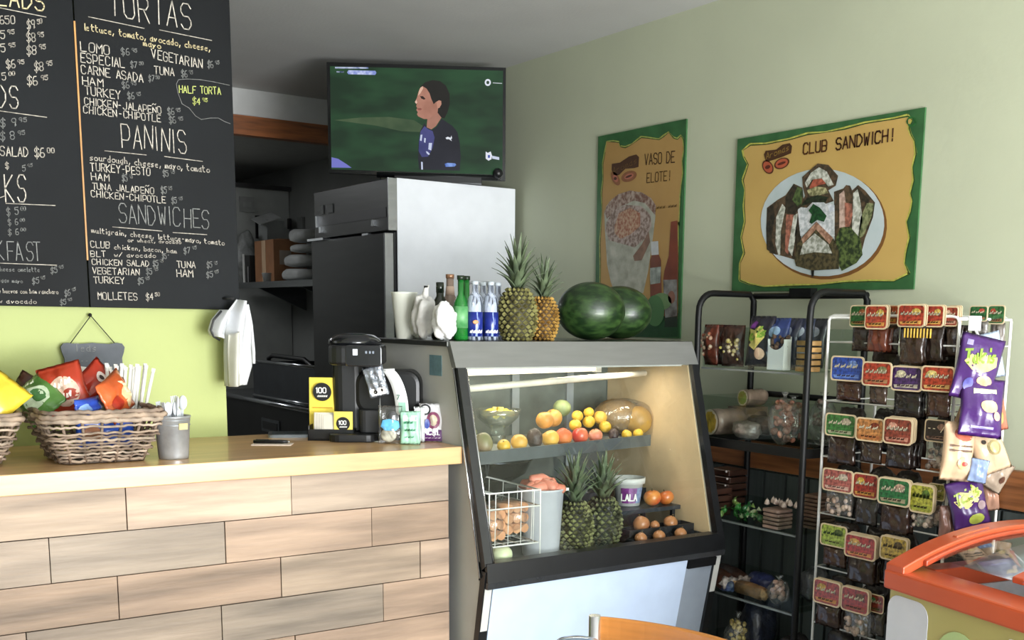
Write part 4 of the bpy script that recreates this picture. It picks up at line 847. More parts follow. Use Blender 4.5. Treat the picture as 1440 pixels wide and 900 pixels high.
def emis(h, h2=None, s=1.0, scale=6, stretch=None, thr=(.35, .65)):
    key = ('em', h, h2, s, scale)
    if key in MATS: return MATS[key]
    m = bpy.data.materials.new('screen_' + h); m.use_nodes = True; nt = m.node_tree; N = nt.nodes; b = N['Principled BSDF']
    b.inputs['Base Color'].default_value = (.01, .01, .01, 1); b.inputs['Roughness'].default_value = .5; b.inputs['Specular IOR Level'].default_value = .15; b.inputs['Emission Strength'].default_value = s
    tc = N.new('ShaderNodeTexCoord'); mp = N.new('ShaderNodeMapping'); nz = N.new('ShaderNodeTexNoise'); r = N.new('ShaderNodeValToRGB')
    if stretch: mp.inputs['Scale'].default_value = stretch
    nt.links.new(tc.outputs['Object'], mp.inputs[0]); nt.links.new(mp.outputs[0], nz.inputs['Vector']); nz.inputs['Scale'].default_value = scale
    r.color_ramp.elements[0].color = hexc(h2 or h); r.color_ramp.elements[1].color = hexc(h); r.color_ramp.elements[0].position, r.color_ramp.elements[1].position = thr
    nt.links.new(nz.outputs['Fac'], r.inputs[0]); nt.links.new(r.outputs[0], b.inputs['Emission Color']); MATS[key] = m; return m
TVS = TV
scr = MB(); scr.add([tvp(464, 93, .0062), tvp(707.5, 99.5, .0062), tvp(706.5, 246, .0062), tvp(466, 238, .0062)], [(0, 1, 2, 3)]); TVS = scr.build('screen', emis('234a2c', '15301c', .9, 5, (1, 1, 2.6)), TV)
z6 = lambda P: [(440 + x / 4.5, 60 + y / 4.5) for x, y in P]
z5 = lambda P: [(580 + x / 5.29, 80 + y / 5.29) for x, y in P]
tvpoly(z6([(130, 490), (300, 474), (480, 470), (640, 490), (700, 530), (700, 566), (560, 560), (400, 525), (250, 505)]), emis('4f6344', '3a5236', .8, 12), 1, 'pale_pitch_streak')
tvpoly(z6([(118, 725), (160, 735), (215, 770), (245, 792), (118, 790)]), emis('6f72c0'), 1, 'blue_corner')
tvpoly(z6([(140, 153), (350, 155), (352, 165), (140, 163)]), emis('b9c2da', '5f6f9f', 1, 60), 1, 'score_strip')
tvpoly(z6([(225, 174), (395, 178), (402, 190), (395, 204), (225, 200), (216, 188)]), emis('c3cdee', '7f8fd0', 1, 50), 1, 'score_pill')
tvpoly(z6([(150, 180), (196, 181), (196, 190), (150, 189)]), emis('b9c2da', '2f3f5f', 1, 80), 1, 'score_clock')
shirt = emis('23242f', '191a24', 1, 8); skin = emis('b5816e', '9c6a58', 1, 14)
tvpoly(z5([(88, 492), (115, 530), (145, 545), (180, 520), (218, 460), (245, 478), (300, 515), (335, 560), (352, 640), (360, 740), (352, 846), (50, 838), (42, 760), (45, 640), (58, 550)]), shirt, 2, 'player_shirt')
tvpoly(z5([(60, 555), (90, 515), (118, 538), (150, 552), (165, 600), (150, 680), (115, 742), (70, 745), (46, 700), (50, 620)]), emis('4c4c86', '34386a', 1, 10), 3, 'shirt_chest')
tvpoly(z5([(112, 450), (188, 415), (216, 452), (175, 515), (140, 540), (106, 524)]), emis('ad7c6a', '8c5f50', 1, 10), 3, 'player_neck')
tvpoly(z5([(42, 300), (48, 255), (62, 218), (95, 188), (150, 172), (205, 180), (250, 215), (276, 275), (278, 350), (262, 410), (238, 458), (212, 450), (190, 420), (140, 380), (100, 300)]), emis('14130f', '1e1b17', 1, 10), 3, 'player_hair')
tvpoly(z5([(76, 218), (105, 236), (128, 272), (140, 312), (158, 352), (175, 335), (196, 350), (190, 390), (186, 420), (150, 440), (118, 462), (85, 462), (42, 442), (34, 426), (40, 412), (29, 395), (36, 380), (28, 368), (33, 346), (18, 336), (34, 303), (42, 268), (55, 235)]), skin, 4, 'player_face')
tvpoly(z5([(76, 218), (60, 228), (48, 255), (42, 290), (60, 270), (80, 235)]), emis('d8b09a'), 5, 'brow_light')
tvpoly(z5([(178, 334), (198, 322), (214, 328), (216, 352), (202, 378), (186, 384)]), emis('b98672'), 5, 'player_ear')
tvpoly(z5([(56, 292), (78, 292), (98, 312), (86, 318), (66, 310)]), emis('2a1a16'), 5, 'player_eye')
tvpoly(z5([(36, 382), (60, 380), (72, 388), (58, 398), (40, 394)]), emis('8a4f44'), 5, 'player_mouth')
tvpoly(z5([(18, 336), (30, 318), (36, 340), (28, 350)]), emis('dcb8a4'), 5, 'player_nose')
tvpoly(z5([(246, 602), (262, 594), (284, 601), (290, 585), (295, 606), (286, 612), (293, 627), (272, 612), (254, 613)]), emis('dfe3ec'), 5, 'leaping_cat_mark')
tvpoly(z5([(240, 795), (262, 788), (318, 792), (326, 804), (312, 816), (246, 818)]), emis('3f5fae', '7f9fe0', 1, 40), 5, 'sleeve_badge')
for P in ([(60, 580), (74, 578), (68, 626), (56, 622)], [(88, 602), (100, 606), (96, 640), (86, 634)], [(122, 640), (146, 640), (140, 696), (118, 688)], [(100, 702), (112, 704), (130, 722), (122, 730), (106, 718)], [(64, 780), (76, 782), (78, 838), (66, 838)]):
    tvpoly(z5(P), emis('c3cbe4'), 5, 'shirt_mark')
tvpoly([(684 + 4.4 * math.cos(a * PI / 6) + 2, 116 + 5 * math.sin(a * PI / 6)) for a in range(12)], emis('dfe3ee'), 2, 'shield_logo'); tvpoly([(686 + 2.2 * math.cos(a * PI / 4), 116 + 2.5 * math.sin(a * PI / 4)) for a in range(8)], emis('1f3826'), 3, 'shield_centre')
tvpoly([(693, 116), (706, 116.8), (706, 117.8), (693, 117)], emis('c3c9cf'), 2, 'logo_text')
tvpoly([(683, 213), (686, 215), (690, 213), (692, 219), (691, 224), (687, 226), (683, 223)], emis('dfe3ee'), 2, 'club_badge'); tvpoly([(686, 218), (689, 218), (689, 222), (686, 222)], emis('3a4f9f'), 3, 'club_badge_centre'); tvpoly([(692, 219), (702, 221), (702, 225), (692, 223)], emis('c8d0e4'), 2, 'badge_text')
# stand, sound bar like lower lip and small camera ball
mid = (C0 + u_ * W3.length * .62); rotT = Matrix.Rotation(math.atan2(u_.y, u_.x), 3, 'Z')
MB().box(Vector((mid.x, mid.y, (zb + 1.951) / 2 + .0)), (.36, .10, max(.008, zb - 1.9515)), rotT).build('foot', black, TV)
a_, b_ = tvp(530, 245, .012), tvp(700, 253, .012)
MB().path([Vector((a_.x, a_.y, zb + .006)), Vector((b_.x, b_.y, zb + .003))], .012, 8).build('lower_bar', black, TV)
q = tvp(700, 244, .02); MB().ball(q, .022, 14, 10).build('side_knob', black, TV); MB().ball(q + TN * .020 + Vector((.004, 0, -.002)), .003, 8, 6).build('indicator', white, TV)

# ================================================================== kitchen beyond
kst = M('7a7d7e', .28, metal=.85, var=.1, scale=5, stretch=(1, 1, 8))
sk = thing('sink_unit', 'stainless sink with tall splash rim along the dark kitchen wall', 'sink', (2.5, 6.1, 0), world=True)
MB().bb((2.14, 5.05, .45), (2.72, 6.70, .925)).build('cabinet', M('2c2d2d', .4, metal=.5), sk)
MB().bb((2.14, 5.05, .925), (2.72, 6.70, .945)).build('worktop', kst, sk)
for (a, b) in (((2.17, 5.10, .945), (2.185, 6.0, 1.14)), ((2.69, 5.10, .945), (2.705, 6.0, 1.20)), ((2.185, 5.10, .945), (2.69, 5.115, 1.14)), ((2.185, 5.985, .945), (2.69, 6.0, 1.14))): MB().bb(a, b).build('basin_wall', M('4a4e55', .3, metal=.8), sk)
MB().path([(2.168, 5.10, 1.145), (2.168, 6.00, 1.145)], .010, 8).build('rolled_rim', ssl, sk); MB().path([(2.135, 5.05, .935), (2.135, 6.70, .935)], .013, 8).build('worktop_edge', ssl, sk)
MB().path([(2.163, 5.12, .958), (2.163, 5.98, .958)], .009, 8).build('lower_rim', ssl, sk); MB().bb((2.134, 5.55, .78), (2.14, 5.80, .85)).build('panel_plate', M('5f6366', .3, metal=.6), sk); MB().bb((2.131, 5.57, .795), (2.134, 5.78, .835)).build('plate_inset', black, sk)
for y in (5.10, 6.64):
    for x in (2.2, 2.66): MB().path([(x, y, 0), (x, y, .45)], .018, 8).build('leg', kst, sk)
fa = thing('sink_sprayer', 'black hose sprayer and tap fixed to the kitchen wall beside the refrigerator', 'tap', (2.73, 5.75, 1.2), world=True)
MB().path([(2.735, 5.95, 1.45), (2.62, 5.93, 1.45), (2.60, 5.78, 1.45), (2.60, 5.72, 1.40), (2.61, 5.71, 1.28)], .012, 8).build('pipe', black, fa)
MB().ball((2.62, 5.93, 1.45), .03, 10, 8).build('joint', black, fa); MB().ball((2.60, 5.74, 1.265), .032, 10, 8).build('spray_head', black, fa)
MB().path([(2.71, 5.95, 1.52), (2.70, 5.95, 1.45)], .010, 8).build('riser', black, fa)
MB().path([(2.20, 5.84, 1.10), (2.20, 5.84, 1.165), (2.20, 5.78, 1.18), (2.20, 5.35, 1.175), (2.20, 5.20, 1.13), (2.20, 5.18, 1.08)], .012, 8).build('swivel_spout', black, fa)
ws = thing('wall_shelf', 'long steel shelf high on the kitchen wall loaded with boxes and bags', 'shelf', (2.6, 6.3, 1.56), world=True)
MB().bb((2.36, 5.10, 1.560), (2.735, 6.79, 1.577)).build('board', kst, ws)
MB().bb((2.352, 5.10, 1.545), (2.360, 6.79, 1.580)).build('lip', kst, ws)
for y in (5.3, 5.95, 6.6): MB().prism([(2.735, 1.42), (2.735, 1.559), (2.42, 1.559)], (0, y, 0), (1, 0, 0), (0, 0, 1), (0, .012, 0)).build('bracket', kst, ws)
card = M('9a6a46', .7, var=.12, scale=10)
bx = thing('cardboard_box', 'brown cardboard box with a taped front on the kitchen shelf', 'box', (2.50, 6.40, 1.578)); bx2 = bx
MB().box((0, 0, .12), (.20, .30, .24)).build('carton', card, bx, bev=.003); MB().box((-.101, .0, .12), (.002, .06, .235)).build('tape', M('c9a987', .5), bx); MB().box((-.03, -.151, .14), (.07, .002, .08)).build('shipping_label', M('b0a090', .6), bx); MB().box((.02, -.0, .243), (.16, .28, .004)).build('flap', card, bx)
bag_m = M('b9bbb9', .5, var=.12, scale=10, bump=.4, bscale=20)
for i, (y, z, w2, h, lb) in enumerate(((6.06, 1.578, .17, .075, 'lowest white sack in the pile on the kitchen shelf'), (6.03, 1.654, .15, .075, 'second white sack from the bottom of the pile on the kitchen shelf'), (5.95, 1.730, .10, .05, 'third white sack up in the pile on the kitchen shelf'), (5.94, 1.781, .12, .085, 'topmost white sack on the kitchen shelf by the refrigerator'))):
    MB().ball((2.50, y, z + h / 2), (.12, w2 * .95, h / 2), 20, 12, fn=lambda d: (1 / max(abs(d.x), abs(d.y), abs(d.z))) ** .62 * .88 * (1 + .05 * math.sin(6 * d.x + 5 * d.y + i) + .03 * math.sin(12 * d.z))).build('white_sack', bag_m, label=lb, cat='sack', group='white sacks piled on the kitchen shelf')
sl = thing('document_holder', 'narrow black holder with a white edge beside the cardboard box', 'holder', (2.43, 6.62, 1.578))
MB().box((0, 0, .08), (.10, .08, .16)).build('box', M('1c1c1c', .5), sl); MB().box((-.055, .05, .085), (.008, .012, .17)).build('edge', white, sl); MB().box((-.055, -.02, .05), (.004, .01, .09)).build('edge', M('8a8a8a', .5), sl)
jr = thing('clear_tub', 'low clear tub in front of the cardboard box on the kitchen shelf', 'tub', (2.40, 6.33, 1.578)); MB().lathe([(.03, 0), (.04, .05), (.042, .052), (.03, .052)], n=16).build('tub', M('a9aaa8', .4), jr)
gb = thing('plastic_bag', 'crumpled grey plastic bag at the left end of the kitchen shelf', 'bag', (2.42, 6.73, 1.578)); MB().ball((0, 0, .15), (.08, .06, .15), 20, 16, fn=lambda d: 1 + .12 * math.sin(5 * d.z + 2) + .05 * math.sin(9 * d.x + 7 * d.z)).build('bag', M('8a8c8a', .5, var=.3, scale=20, bump=.5, bscale=30), gb)
pb = thing('open_carton', 'white open-flapped carton standing at the far left of the kitchen shelf', 'box', (2.60, 6.74, 1.578)); 
MB().box((.05, .02, .19), (.10, .10, .02)).build('stand', M('6a6a68', .6), pb); MB().box((-.02, .0, .30), (.12, .10, .16), Euler(R3(0, 0, 10)).to_matrix()).build('carton', M('8f9290', .6), pb); MB().box((-.06, -.02, .39), (.14, .12, .006), Euler(R3(20, -20, 0)).to_matrix()).build('flap', M('b5b7b5', .6), pb); MB().box((.05, .02, .10), (.08, .08, .2)).build('block', M('3a3a3a', .6), pb)
# notices and frames on partition wall
def wallsign(name, label, px0, py0, px1, py1, m, inner=None, cat='picture', y=6.838):
    a = at(px0, py0, 'y', y); b = at(px1, py1, 'y', y); T = thing(name, label, cat, ((a[0] + b[0]) / 2, y, min(a[2], b[2])), world=True)
    MB().bb((a[0], y - .012, min(a[2], b[2])), (b[0], y, max(a[2], b[2]))).build('frame', m, T)
    if inner: MB().bb((a[0] + .02, y - .014, min(a[2], b[2]) + .03), (b[0] - .02, y - .012, max(a[2], b[2]) - .03)).build('print', inner, T)
    return T
wallsign('framed_notice', 'black framed white-lettered notice on the kitchen partition', 358.4, 303, 371.4, 336, black, M('a9aaa6', .6, var=.6, scale=25))
wallsign('paper_notice', 'pale paper notice pinned high on the kitchen partition', 336, 276, 357, 299, M('8f918e', .7), M('9fa19e', .7, var=.15, scale=20), 'notice')
def rsign(name, label, px0, py0, px1, py1, m, cat):
    a = at(px0, py0, 'x', 2.738); b = at(px1, py1, 'x', 2.738); MB().bb((2.722, min(a[1], b[1]), min(a[2], b[2])), (2.738, max(a[1], b[1]), max(a[2], b[2]))).build(name, m, label=label, cat=cat)
rsign('dark_wall_box', 'small dark box on the kitchen side wall above the cardboard box', 399, 309, 410, 322, M('2a2a2a', .5), 'box')
rsign('wall_paper', 'grey framed sheet on the kitchen side wall above the white sacks', 421, 306, 429, 321, M('6f716e', .6), 'notice')
# shirt hanging on the wall end
wsh = thing('hanging_shirt', 'white short-sleeved cook shirt hanging at the end of the lime wall', 'shirt', (1.12, 3.17, 1.16), (0, 0, 0), world=True)
clm = M('d9dbdf', .8, var=.06, scale=14, bump=.25, bscale=14)
def cloth(pts_l, pts_r, y0, thick, nm, amp=.012, k=5, m=clm):
    n = len(pts_l)
    def fn(u, v):
        i = min(n - 2, int(v * (n - 1))); f = v * (n - 1) - i
        l = Vector((*pts_l[i], 0)).lerp(Vector((*pts_l[i + 1], 0)), f); r = Vector((*pts_r[i], 0)).lerp(Vector((*pts_r[i + 1], 0)), f)
        p = l.lerp(r, u); return Vector((p.x, y0 + amp * math.sin(u * k * 2 + v * 2) - thick * math.sin(PI * u), p.y))
    MB().grid(fn, 16, 20).build(nm, m, wsh, solid=.004)
def zx(px, py, y): p = at(px, py, 'y', y); return (p[0], p[2])
Yc = 3.10
cloth([zx(*q, Yc) for q in ((333, 421), (322, 436), (317, 470), (317, 500), (318, 543))], [zx(*q, Yc) for q in ((345, 425), (352, 450), (350, 490), (352, 515), (345, 540))], Yc, .03, 'shirt_front')
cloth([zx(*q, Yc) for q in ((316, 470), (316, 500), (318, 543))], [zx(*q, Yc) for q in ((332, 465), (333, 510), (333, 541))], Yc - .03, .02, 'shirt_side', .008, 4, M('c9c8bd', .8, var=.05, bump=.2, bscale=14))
cloth([zx(*q, Yc) for q in ((340, 428), (346, 460), (350, 500), (352, 512))], [zx(*q, Yc) for q in ((352, 428), (358, 450), (363, 490), (363, 510))], Yc + .03, .03, 'sleeve', .01, 4)
cloth([zx(*q, Yc) for q in ((308, 436), (297, 450), (293, 465), (296, 472))], [zx(*q, Yc) for q in ((322, 436), (318, 455), (314, 470), (314, 476))], Yc - .005, .03, 'sleeve', .008, 4)
MB().path([Vector((zx(*q, Yc)[0], Yc - .02, zx(*q, Yc)[1])) for q in ((308, 437), (297, 450), (293, 464), (297, 473), (306, 478))], .003, 6).build('cuff_piping', dark, wsh); MB().path([Vector((zx(*q, Yc)[0], Yc + .01, zx(*q, Yc)[1])) for q in ((350, 511), (363, 510))], .003, 6).build('cuff_piping', dark, wsh)
MB().path([(1.055, 3.165, 1.44), (1.075, 3.11, 1.44)], .004, 6).build('hook', dark, wsh)

# ================================================================== posters
PLX = 2.7385
def poster(label, corners):
    P = [at(x, y, 'x', PLX) for x, y in corners]
    ys = [P[0][1], P[1][1]]; zt, zb_ = (P[0][2] + P[1][2]) / 2, P[2][2]
    T = thing('poster', label, 'poster', (PLX, (ys[0] + ys[1]) / 2, zb_), world=True)
    MB().bb((PLX - .006, ys[1], zb_), (PLX, ys[0], zt)).build('backing', M('38663c', .42, var=.15, scale=14), T)
    return T
def pp(T, pts, h, lay, name='printed_shape', h2=None, scale=40, rough=.45, thr=None):
    mb = MB(); mb.add([Vector((PLX - .0064 - lay * .0005, p[1], p[2])) for p in [at(x, y, 'x', PLX - .0064) for x, y in pts]], [list(range(len(pts)))])
    return mb.build(name, M(h, rough, h2=h2, scale=scale, var=.06, thr=thr), T)
def ptext(T, txt, x0, y0, x1, y1, hpx, h, wid, lay=3, name='lettering'):
    a = at(x0, y0, 'x', PLX - .0064); b = at(x1, y1, 'x', PLX - .0064); c = at(x0, y0 - hpx, 'x', PLX - .0064)
    u = b - a; Ln = u.length; u.normalize(); a.x = PLX - .0064 - lay * .0005
    strokes(txt, a, u, Vector((0, 0, 1)), (c - Vector((c[0], at(x0, y0, 'x', PLX - .0064)[1], at(x0, y0, 'x', PLX - .0064)[2]))).length, wid, adv=Ln / txtlen(txt)).build(name, M(h, .5, var=.2, scale=60), T)
def ell(cx, cy, rx, ry, n=28, rot=0): return [(cx + rx * math.cos(2 * PI * i / n) * math.cos(rot) - ry * math.sin(2 * PI * i / n) * math.sin(rot), cy + rx * math.cos(2 * PI * i / n) * math.sin(rot) + ry * math.sin(2 * PI * i / n) * math.cos(rot)) for i in range(n)]
def border(T, px_pts, h, wpx, lay, lo, hi):
    P = [at(x, y, 'x', PLX - .0064) for x, y in px_pts[lo:hi]]; P = [Vector((PLX - .0064 - lay * .0005, p[1], p[2])) for p in P]; mb = MB()
    for i in range(len(P) - 1):
        d = (P[i + 1] - P[i]); L2 = d.length; d.normalize(); n2 = Vector((0, -d.z, d.y)); w0 = wpx * .002 * (.25 + abs(math.sin(i * 1.9))); w1 = wpx * .002 * (.25 + abs(math.sin((i + 1) * 1.9)))
        mb.add([P[i] + n2 * w0 / 2, P[i] - n2 * w0 / 2, P[i + 1] - n2 * w1 / 2, P[i + 1] + n2 * w1 / 2], [(0, 1, 2, 3)])
    mb.build('border_vine', M(h, .5, var=.2, scale=60), T)
p2 = poster('wide green-bordered poster of a club sandwich plate on the right wall', ((1039, 196), (1303, 151), (1286.3, 406.8), (1030, 411)))
za = lambda P: [(820 + x / 2.728, 150 + y / 2.728) for x, y in P]
zc = lambda P: [(1060 + x / 5.295, 230 + y / 5.295) for x, y in P]
g2 = za([(612, 165), (640, 145), (700, 142), (790, 124), (860, 104), (930, 96), (1000, 84), (1080, 62), (1190, 45), (1245, 34), (1262, 50), (1248, 78), (1256, 105), (1270, 130), (1276, 180), (1262, 230), (1268, 280), (1255, 330), (1262, 360), (1256, 400), (1240, 440), (1252, 500), (1238, 560), (1232, 600), (1250, 640), (1190, 668), (1100, 668), (1000, 672), (900, 682), (800, 686), (690, 690), (640, 680), (600, 664), (600, 600), (618, 560), (606, 500), (620, 440), (616, 380), (620, 320), (612, 280), (632, 220), (616, 190)])
pp(p2, g2, 'c6a662', 0, 'gold_field', h2='bb9a58', scale=3)
border(p2, g2 + g2[:1], 'c3c25a', 4.0, 1, 0, len(g2) + 1); border(p2, [(x + 1.2, y + 1) for x, y in g2], '23451f', 1.6, 2, 0, len(g2))
border(p2, [(1282 + 6 * math.cos(a * .5), 171 + 6 * math.sin(a * .5)) for a in range(14)], '2c6a34', 3, 3, 0, 14)
ptext(p2, 'CLUB', 1130, 217, 1165, 212, 15, '4a2a1a', .0050); ptext(p2, 'SANDWICH!', 1176, 211, 1262, 197, 16, '4a2a1a', .0052)
ptext(p2, 'CLUB', 1130.8, 217.6, 1165.8, 212.6, 15, '7a4a24', .0022, 4)
zp = lambda P: [(1040 + x / 5.76, 160 + y / 5.76) for x, y in P]
pp(p2, zp([(200, 330), (215, 300), (300, 290), (350, 250), (410, 238), (428, 262), (420, 320), (360, 345), (290, 370), (215, 392)]), '4a2f1c', 3, 'logo_banner'); ptext(p2, 'Aromas', 1078, 224, 1112, 210, 9, 'a3813c', .0022, 4)
for cx, cy, rx, ry, ro in ((232, 432, 42, 60, -.5), (345, 402, 66, 42, -.45)):
    X, Y = 1040 + cx / 5.76, 160 + cy / 5.76
    pp(p2, ell(X, Y, rx / 5.76, ry / 5.76, 20, ro), '5a3420', 3, 'coffee_bean'); pp(p2, ell(X, Y, rx / 5.76 * .8, ry / 5.76 * .8, 20, ro), 'b0583c', 4, 'coffee_bean'); pp(p2, ell(X, Y, rx / 5.76 * .55, ry / 5.76 * .25, 14, ro + .1), '5a2a1c', 5, 'bean_crease')
pp(p2, ell(1159.5, 316, 88, 77, 40, .06), '7a5228', 1, 'plate_shadow'); pp(p2, ell(1157, 313, 87, 75.5, 40, .06), 'c4cdd2', 2, 'plate', h2='aab9b8', scale=6)
brn, wht, pnk, grn, dkb = ('5f4c38', '3a3226'), ('cfd0c6', '8f9284'), ('b0705c', '7c5142'), ('56683a', '2c3a22'), ('3c3428', '24221a')
def s2(P, cc, lay, nm='sandwich_part', sc=70): pp(p2, zc(P), cc[0], lay, nm, h2=cc[1], scale=max(sc, 80), thr=(.40, .60))
s2([(95, 500), (100, 330), (180, 270), (240, 235), (300, 150), (365, 180), (375, 280), (355, 560), (305, 715), (220, 690), (120, 665)], brn, 3)
s2([(165, 600), (170, 400), (215, 300), (240, 330), (205, 500), (200, 680), (185, 680)], wht, 4); s2([(235, 650), (245, 380), (300, 380), (280, 560), (258, 680)], pnk, 4); s2([(258, 640), (300, 390), (330, 370), (320, 520), (290, 690)], wht, 5); s2([(235, 370), (240, 250), (300, 150), (340, 200), (345, 330), (310, 375)], dkb, 4); s2([(290, 270), (330, 170), (370, 200), (360, 300), (330, 320)], grn, 5)
s2([(100, 640), (95, 480), (110, 330), (150, 300), (160, 400), (135, 560), (170, 680)], dkb, 4)
s2([(605, 700), (600, 210), (670, 185), (690, 160), (720, 165), (735, 200), (780, 160), (830, 200), (905, 290), (890, 400), (830, 560), (800, 680), (720, 740)], brn, 3)
s2([(640, 480), (640, 230), (675, 200), (690, 300), (685, 470)], ('c9aea0', 'a3887a'), 4); s2([(685, 470), (680, 290), (735, 300), (740, 380), (715, 480)], pnk, 5); s2([(735, 520), (745, 220), (780, 190), (800, 300), (815, 420), (780, 560)], wht, 5); s2([(780, 560), (800, 400), (850, 290), (900, 300), (880, 400), (820, 540)], ('8c9068', '4c5436'), 5); s2([(770, 165), (860, 270), (860, 300), (800, 270)], dkb, 6)
s2([(615, 560), (650, 480), (720, 470), (800, 560), (815, 680), (770, 740), (660, 800), (620, 720)], ('5c6c3a', '23301c'), 6, 'salad', 30)
s2([(330, 340), (470, 260), (605, 310), (605, 540), (350, 540)], ('d6d8da', 'aeb4b6'), 4); s2([(330, 400), (355, 560), (320, 640), (310, 520)], dkb, 5)
s2([(365, 100), (480, 0), (560, 10), (632, 92), (615, 165), (560, 200), (600, 280), (540, 300), (480, 250), (400, 330), (345, 325), (385, 240), (370, 180)], brn, 5)
s2([(385, 145), (430, 70), (490, 28), (548, 60), (600, 158), (560, 172), (510, 110), (440, 120), (400, 180)], wht, 6); s2([(420, 180), (450, 118), (512, 112), (545, 150), (495, 160), (430, 188)], ('b5604a', '8c4a38'), 7); s2([(400, 200), (460, 170), (540, 180), (560, 220), (480, 240), (420, 240)], ('b9b48a', '6c6a48'), 6); s2([(350, 322), (400, 260), (480, 235), (560, 250), (540, 290), (440, 290)], ('2a3422', '171a12'), 7)
s2([(308, 720), (330, 600), (372, 540), (472, 432), (600, 560), (640, 650), (640, 785), (440, 797), (320, 762)], ('5a5136', '302c1e'), 7, 'sandwich_part', 30); s2([(350, 680), (372, 600), (460, 520), (560, 600), (590, 670), (460, 660)], ('c3c4bc', '85887a'), 8); s2([(372, 600), (360, 560), (472, 435), (598, 555), (570, 600), (470, 490)], ('b5907a', '84604c'), 8)
s2([(420, 440), (440, 380), (415, 350), (450, 300), (500, 330), (550, 390), (530, 435), (480, 420), (440, 450)], ('22502a', '12301a'), 9, 'parsley', 30); s2([(555, 310), (605, 310), (605, 355), (565, 360)], ('dfe3ea', 'b9bfc8'), 6); s2([(432, 795), (455, 795), (452, 840), (436, 845)], ('1c1c18', '1c1c18'), 7)

p1 = poster('tall green-bordered poster of a cup of corn behind the watermelons', ((843, 192), (967.3, 167.6), (955.6, 476), (836.5, 479.5)))
zd = lambda P: [(835 + x / 5.807, 165 + y / 5.807) for x, y in P]
ze = lambda P: [(835 + x / 5.0, 300 + y / 5.0) for x, y in P]
g1 = zd([(105, 195), (160, 195), (205, 200), (215, 235), (255, 243), (310, 215), (385, 160), (440, 165), (530, 178), (570, 150), (610, 118), (650, 165), (680, 175), (710, 145), (730, 180), (735, 260), (722, 350), (728, 450), (712, 560), (706, 640), (700, 760), (695, 880)]) + ze([(596, 60), (594, 300), (592, 500), (590, 700), (480, 790), (380, 830), (100, 860), (42, 840), (40, 600), (45, 400), (42, 200)]) + zd([(68, 760), (62, 620), (75, 500), (72, 380), (90, 280)])
pp(p1, g1, 'b5935a', 0, 'gold_field', h2='a3804a', scale=3)
border(p1, g1 + g1[:1], 'a3ac58', 3.5, 1, 0, len(g1) + 1); border(p1, [(x + 1, y + 1) for x, y in g1], '23451f', 1.4, 2, 0, len(g1))
ptext(p1, 'VASO DE', 907, 232, 951, 228, 15, '4a3018', .0038); ptext(p1, 'ELOTE!', 910, 257, 946, 253, 13, '5f451e', .0036); ptext(p1, '~~~ ~~~', 924, 296, 953, 293, 7, '6f552a', .0022)
pp(p1, zd([(150, 380), (215, 370), (290, 320), (350, 303), (372, 325), (368, 405), (330, 415), (260, 420), (210, 470), (170, 480), (150, 430)]), '4a2f1e', 3, 'logo_banner'); ptext(p1, 'Aromas', 862, 245, 898, 228, 9, '7a5c30', .0022, 4)
for cx, cy, rx, ry, ro in ((180, 500, 30, 62, -.45), (290, 482, 66, 42, -.4)):
    X, Y = 835 + cx / 5.807, 165 + cy / 5.807
    pp(p1, ell(X, Y, rx / 5.8, ry / 5.8, 20, ro), '8a5a3a', 3, 'coffee_bean'); pp(p1, ell(X, Y, rx / 5.8 * .6, ry / 5.8 * .5, 20, ro), 'b06a58', 4, 'coffee_bean'); pp(p1, ell(X, Y, rx / 5.8 * .45, ry / 5.8 * .2, 14, ro), '4a2a1e', 5, 'bean_crease')
pp(p1, ze([(75, 0), (80, 120), (95, 360), (120, 480), (150, 560), (350, 560), (385, 400), (420, 150), (435, 20), (430, -50), (400, -100), (330, -150), (230, -150), (130, -100), (90, -50)]), 'b3b3a6', 2, 'cup_of_corn', h2='8a8c7c', scale=26)
pp(p1, zd([(88, 770), (130, 690), (200, 630), (300, 598), (400, 615), (470, 660), (510, 720), (505, 800), (420, 700), (330, 680), (200, 740), (110, 830)]), '6a4a3c', 3, 'corn_topping', h2='a8988c', scale=70, thr=(.35, .62)); pp(p1, ze([(95, 60), (140, -20), (230, -60), (340, -50), (400, 10), (410, 90), (370, 170), (290, 240), (220, 220), (110, 190), (85, 120)]), 'a89890', 4, 'cream', h2='6f5a4e', scale=80, thr=(.38, .6)); pp(p1, ze([(150, 90), (180, 0), (260, -40), (330, 0), (330, 90), (260, 150), (190, 180), (150, 140)]), '8c5540', 5, 'chili_corn', h2='b59a80', scale=90, thr=(.35, .62))
pp(p1, ze([(280, 300), (340, 220), (390, 130), (400, 200), (340, 330), (290, 335)]), '8a6a58', 5, 'corn_streak', h2='6a5244', scale=30)
pp(p1, ze([(405, 200), (455, 195), (460, 290), (475, 330), (480, 560), (400, 590), (398, 330), (410, 295)]), '7a4432', 3, 'sauce_bottle', h2='5c3426', scale=10); pp(p1, ze([(404, 200), (456, 195), (460, 290), (408, 295)]), 'b9bcbc', 4, 'sauce_cap'); pp(p1, ze([(398, 385), (475, 375), (470, 490), (400, 500)]), '4a5450', 4, 'sauce_label', h2='a9b0a8', scale=30)
pp(p1, ze([(545, 60), (590, 50), (596, 300), (590, 760), (500, 760), (490, 470), (500, 400), (530, 300)]), '7c3c26', 3, 'sauce_bottle', h2='66301e', scale=10); pp(p1, ze([(490, 468), (588, 466), (588, 720), (505, 735)]), '9c9e9a', 4, 'sauce_label', h2='4c4440', scale=24); pp(p1, ell(945, 418, 5, 9, 16), '8a6050', 5, 'label_portrait')
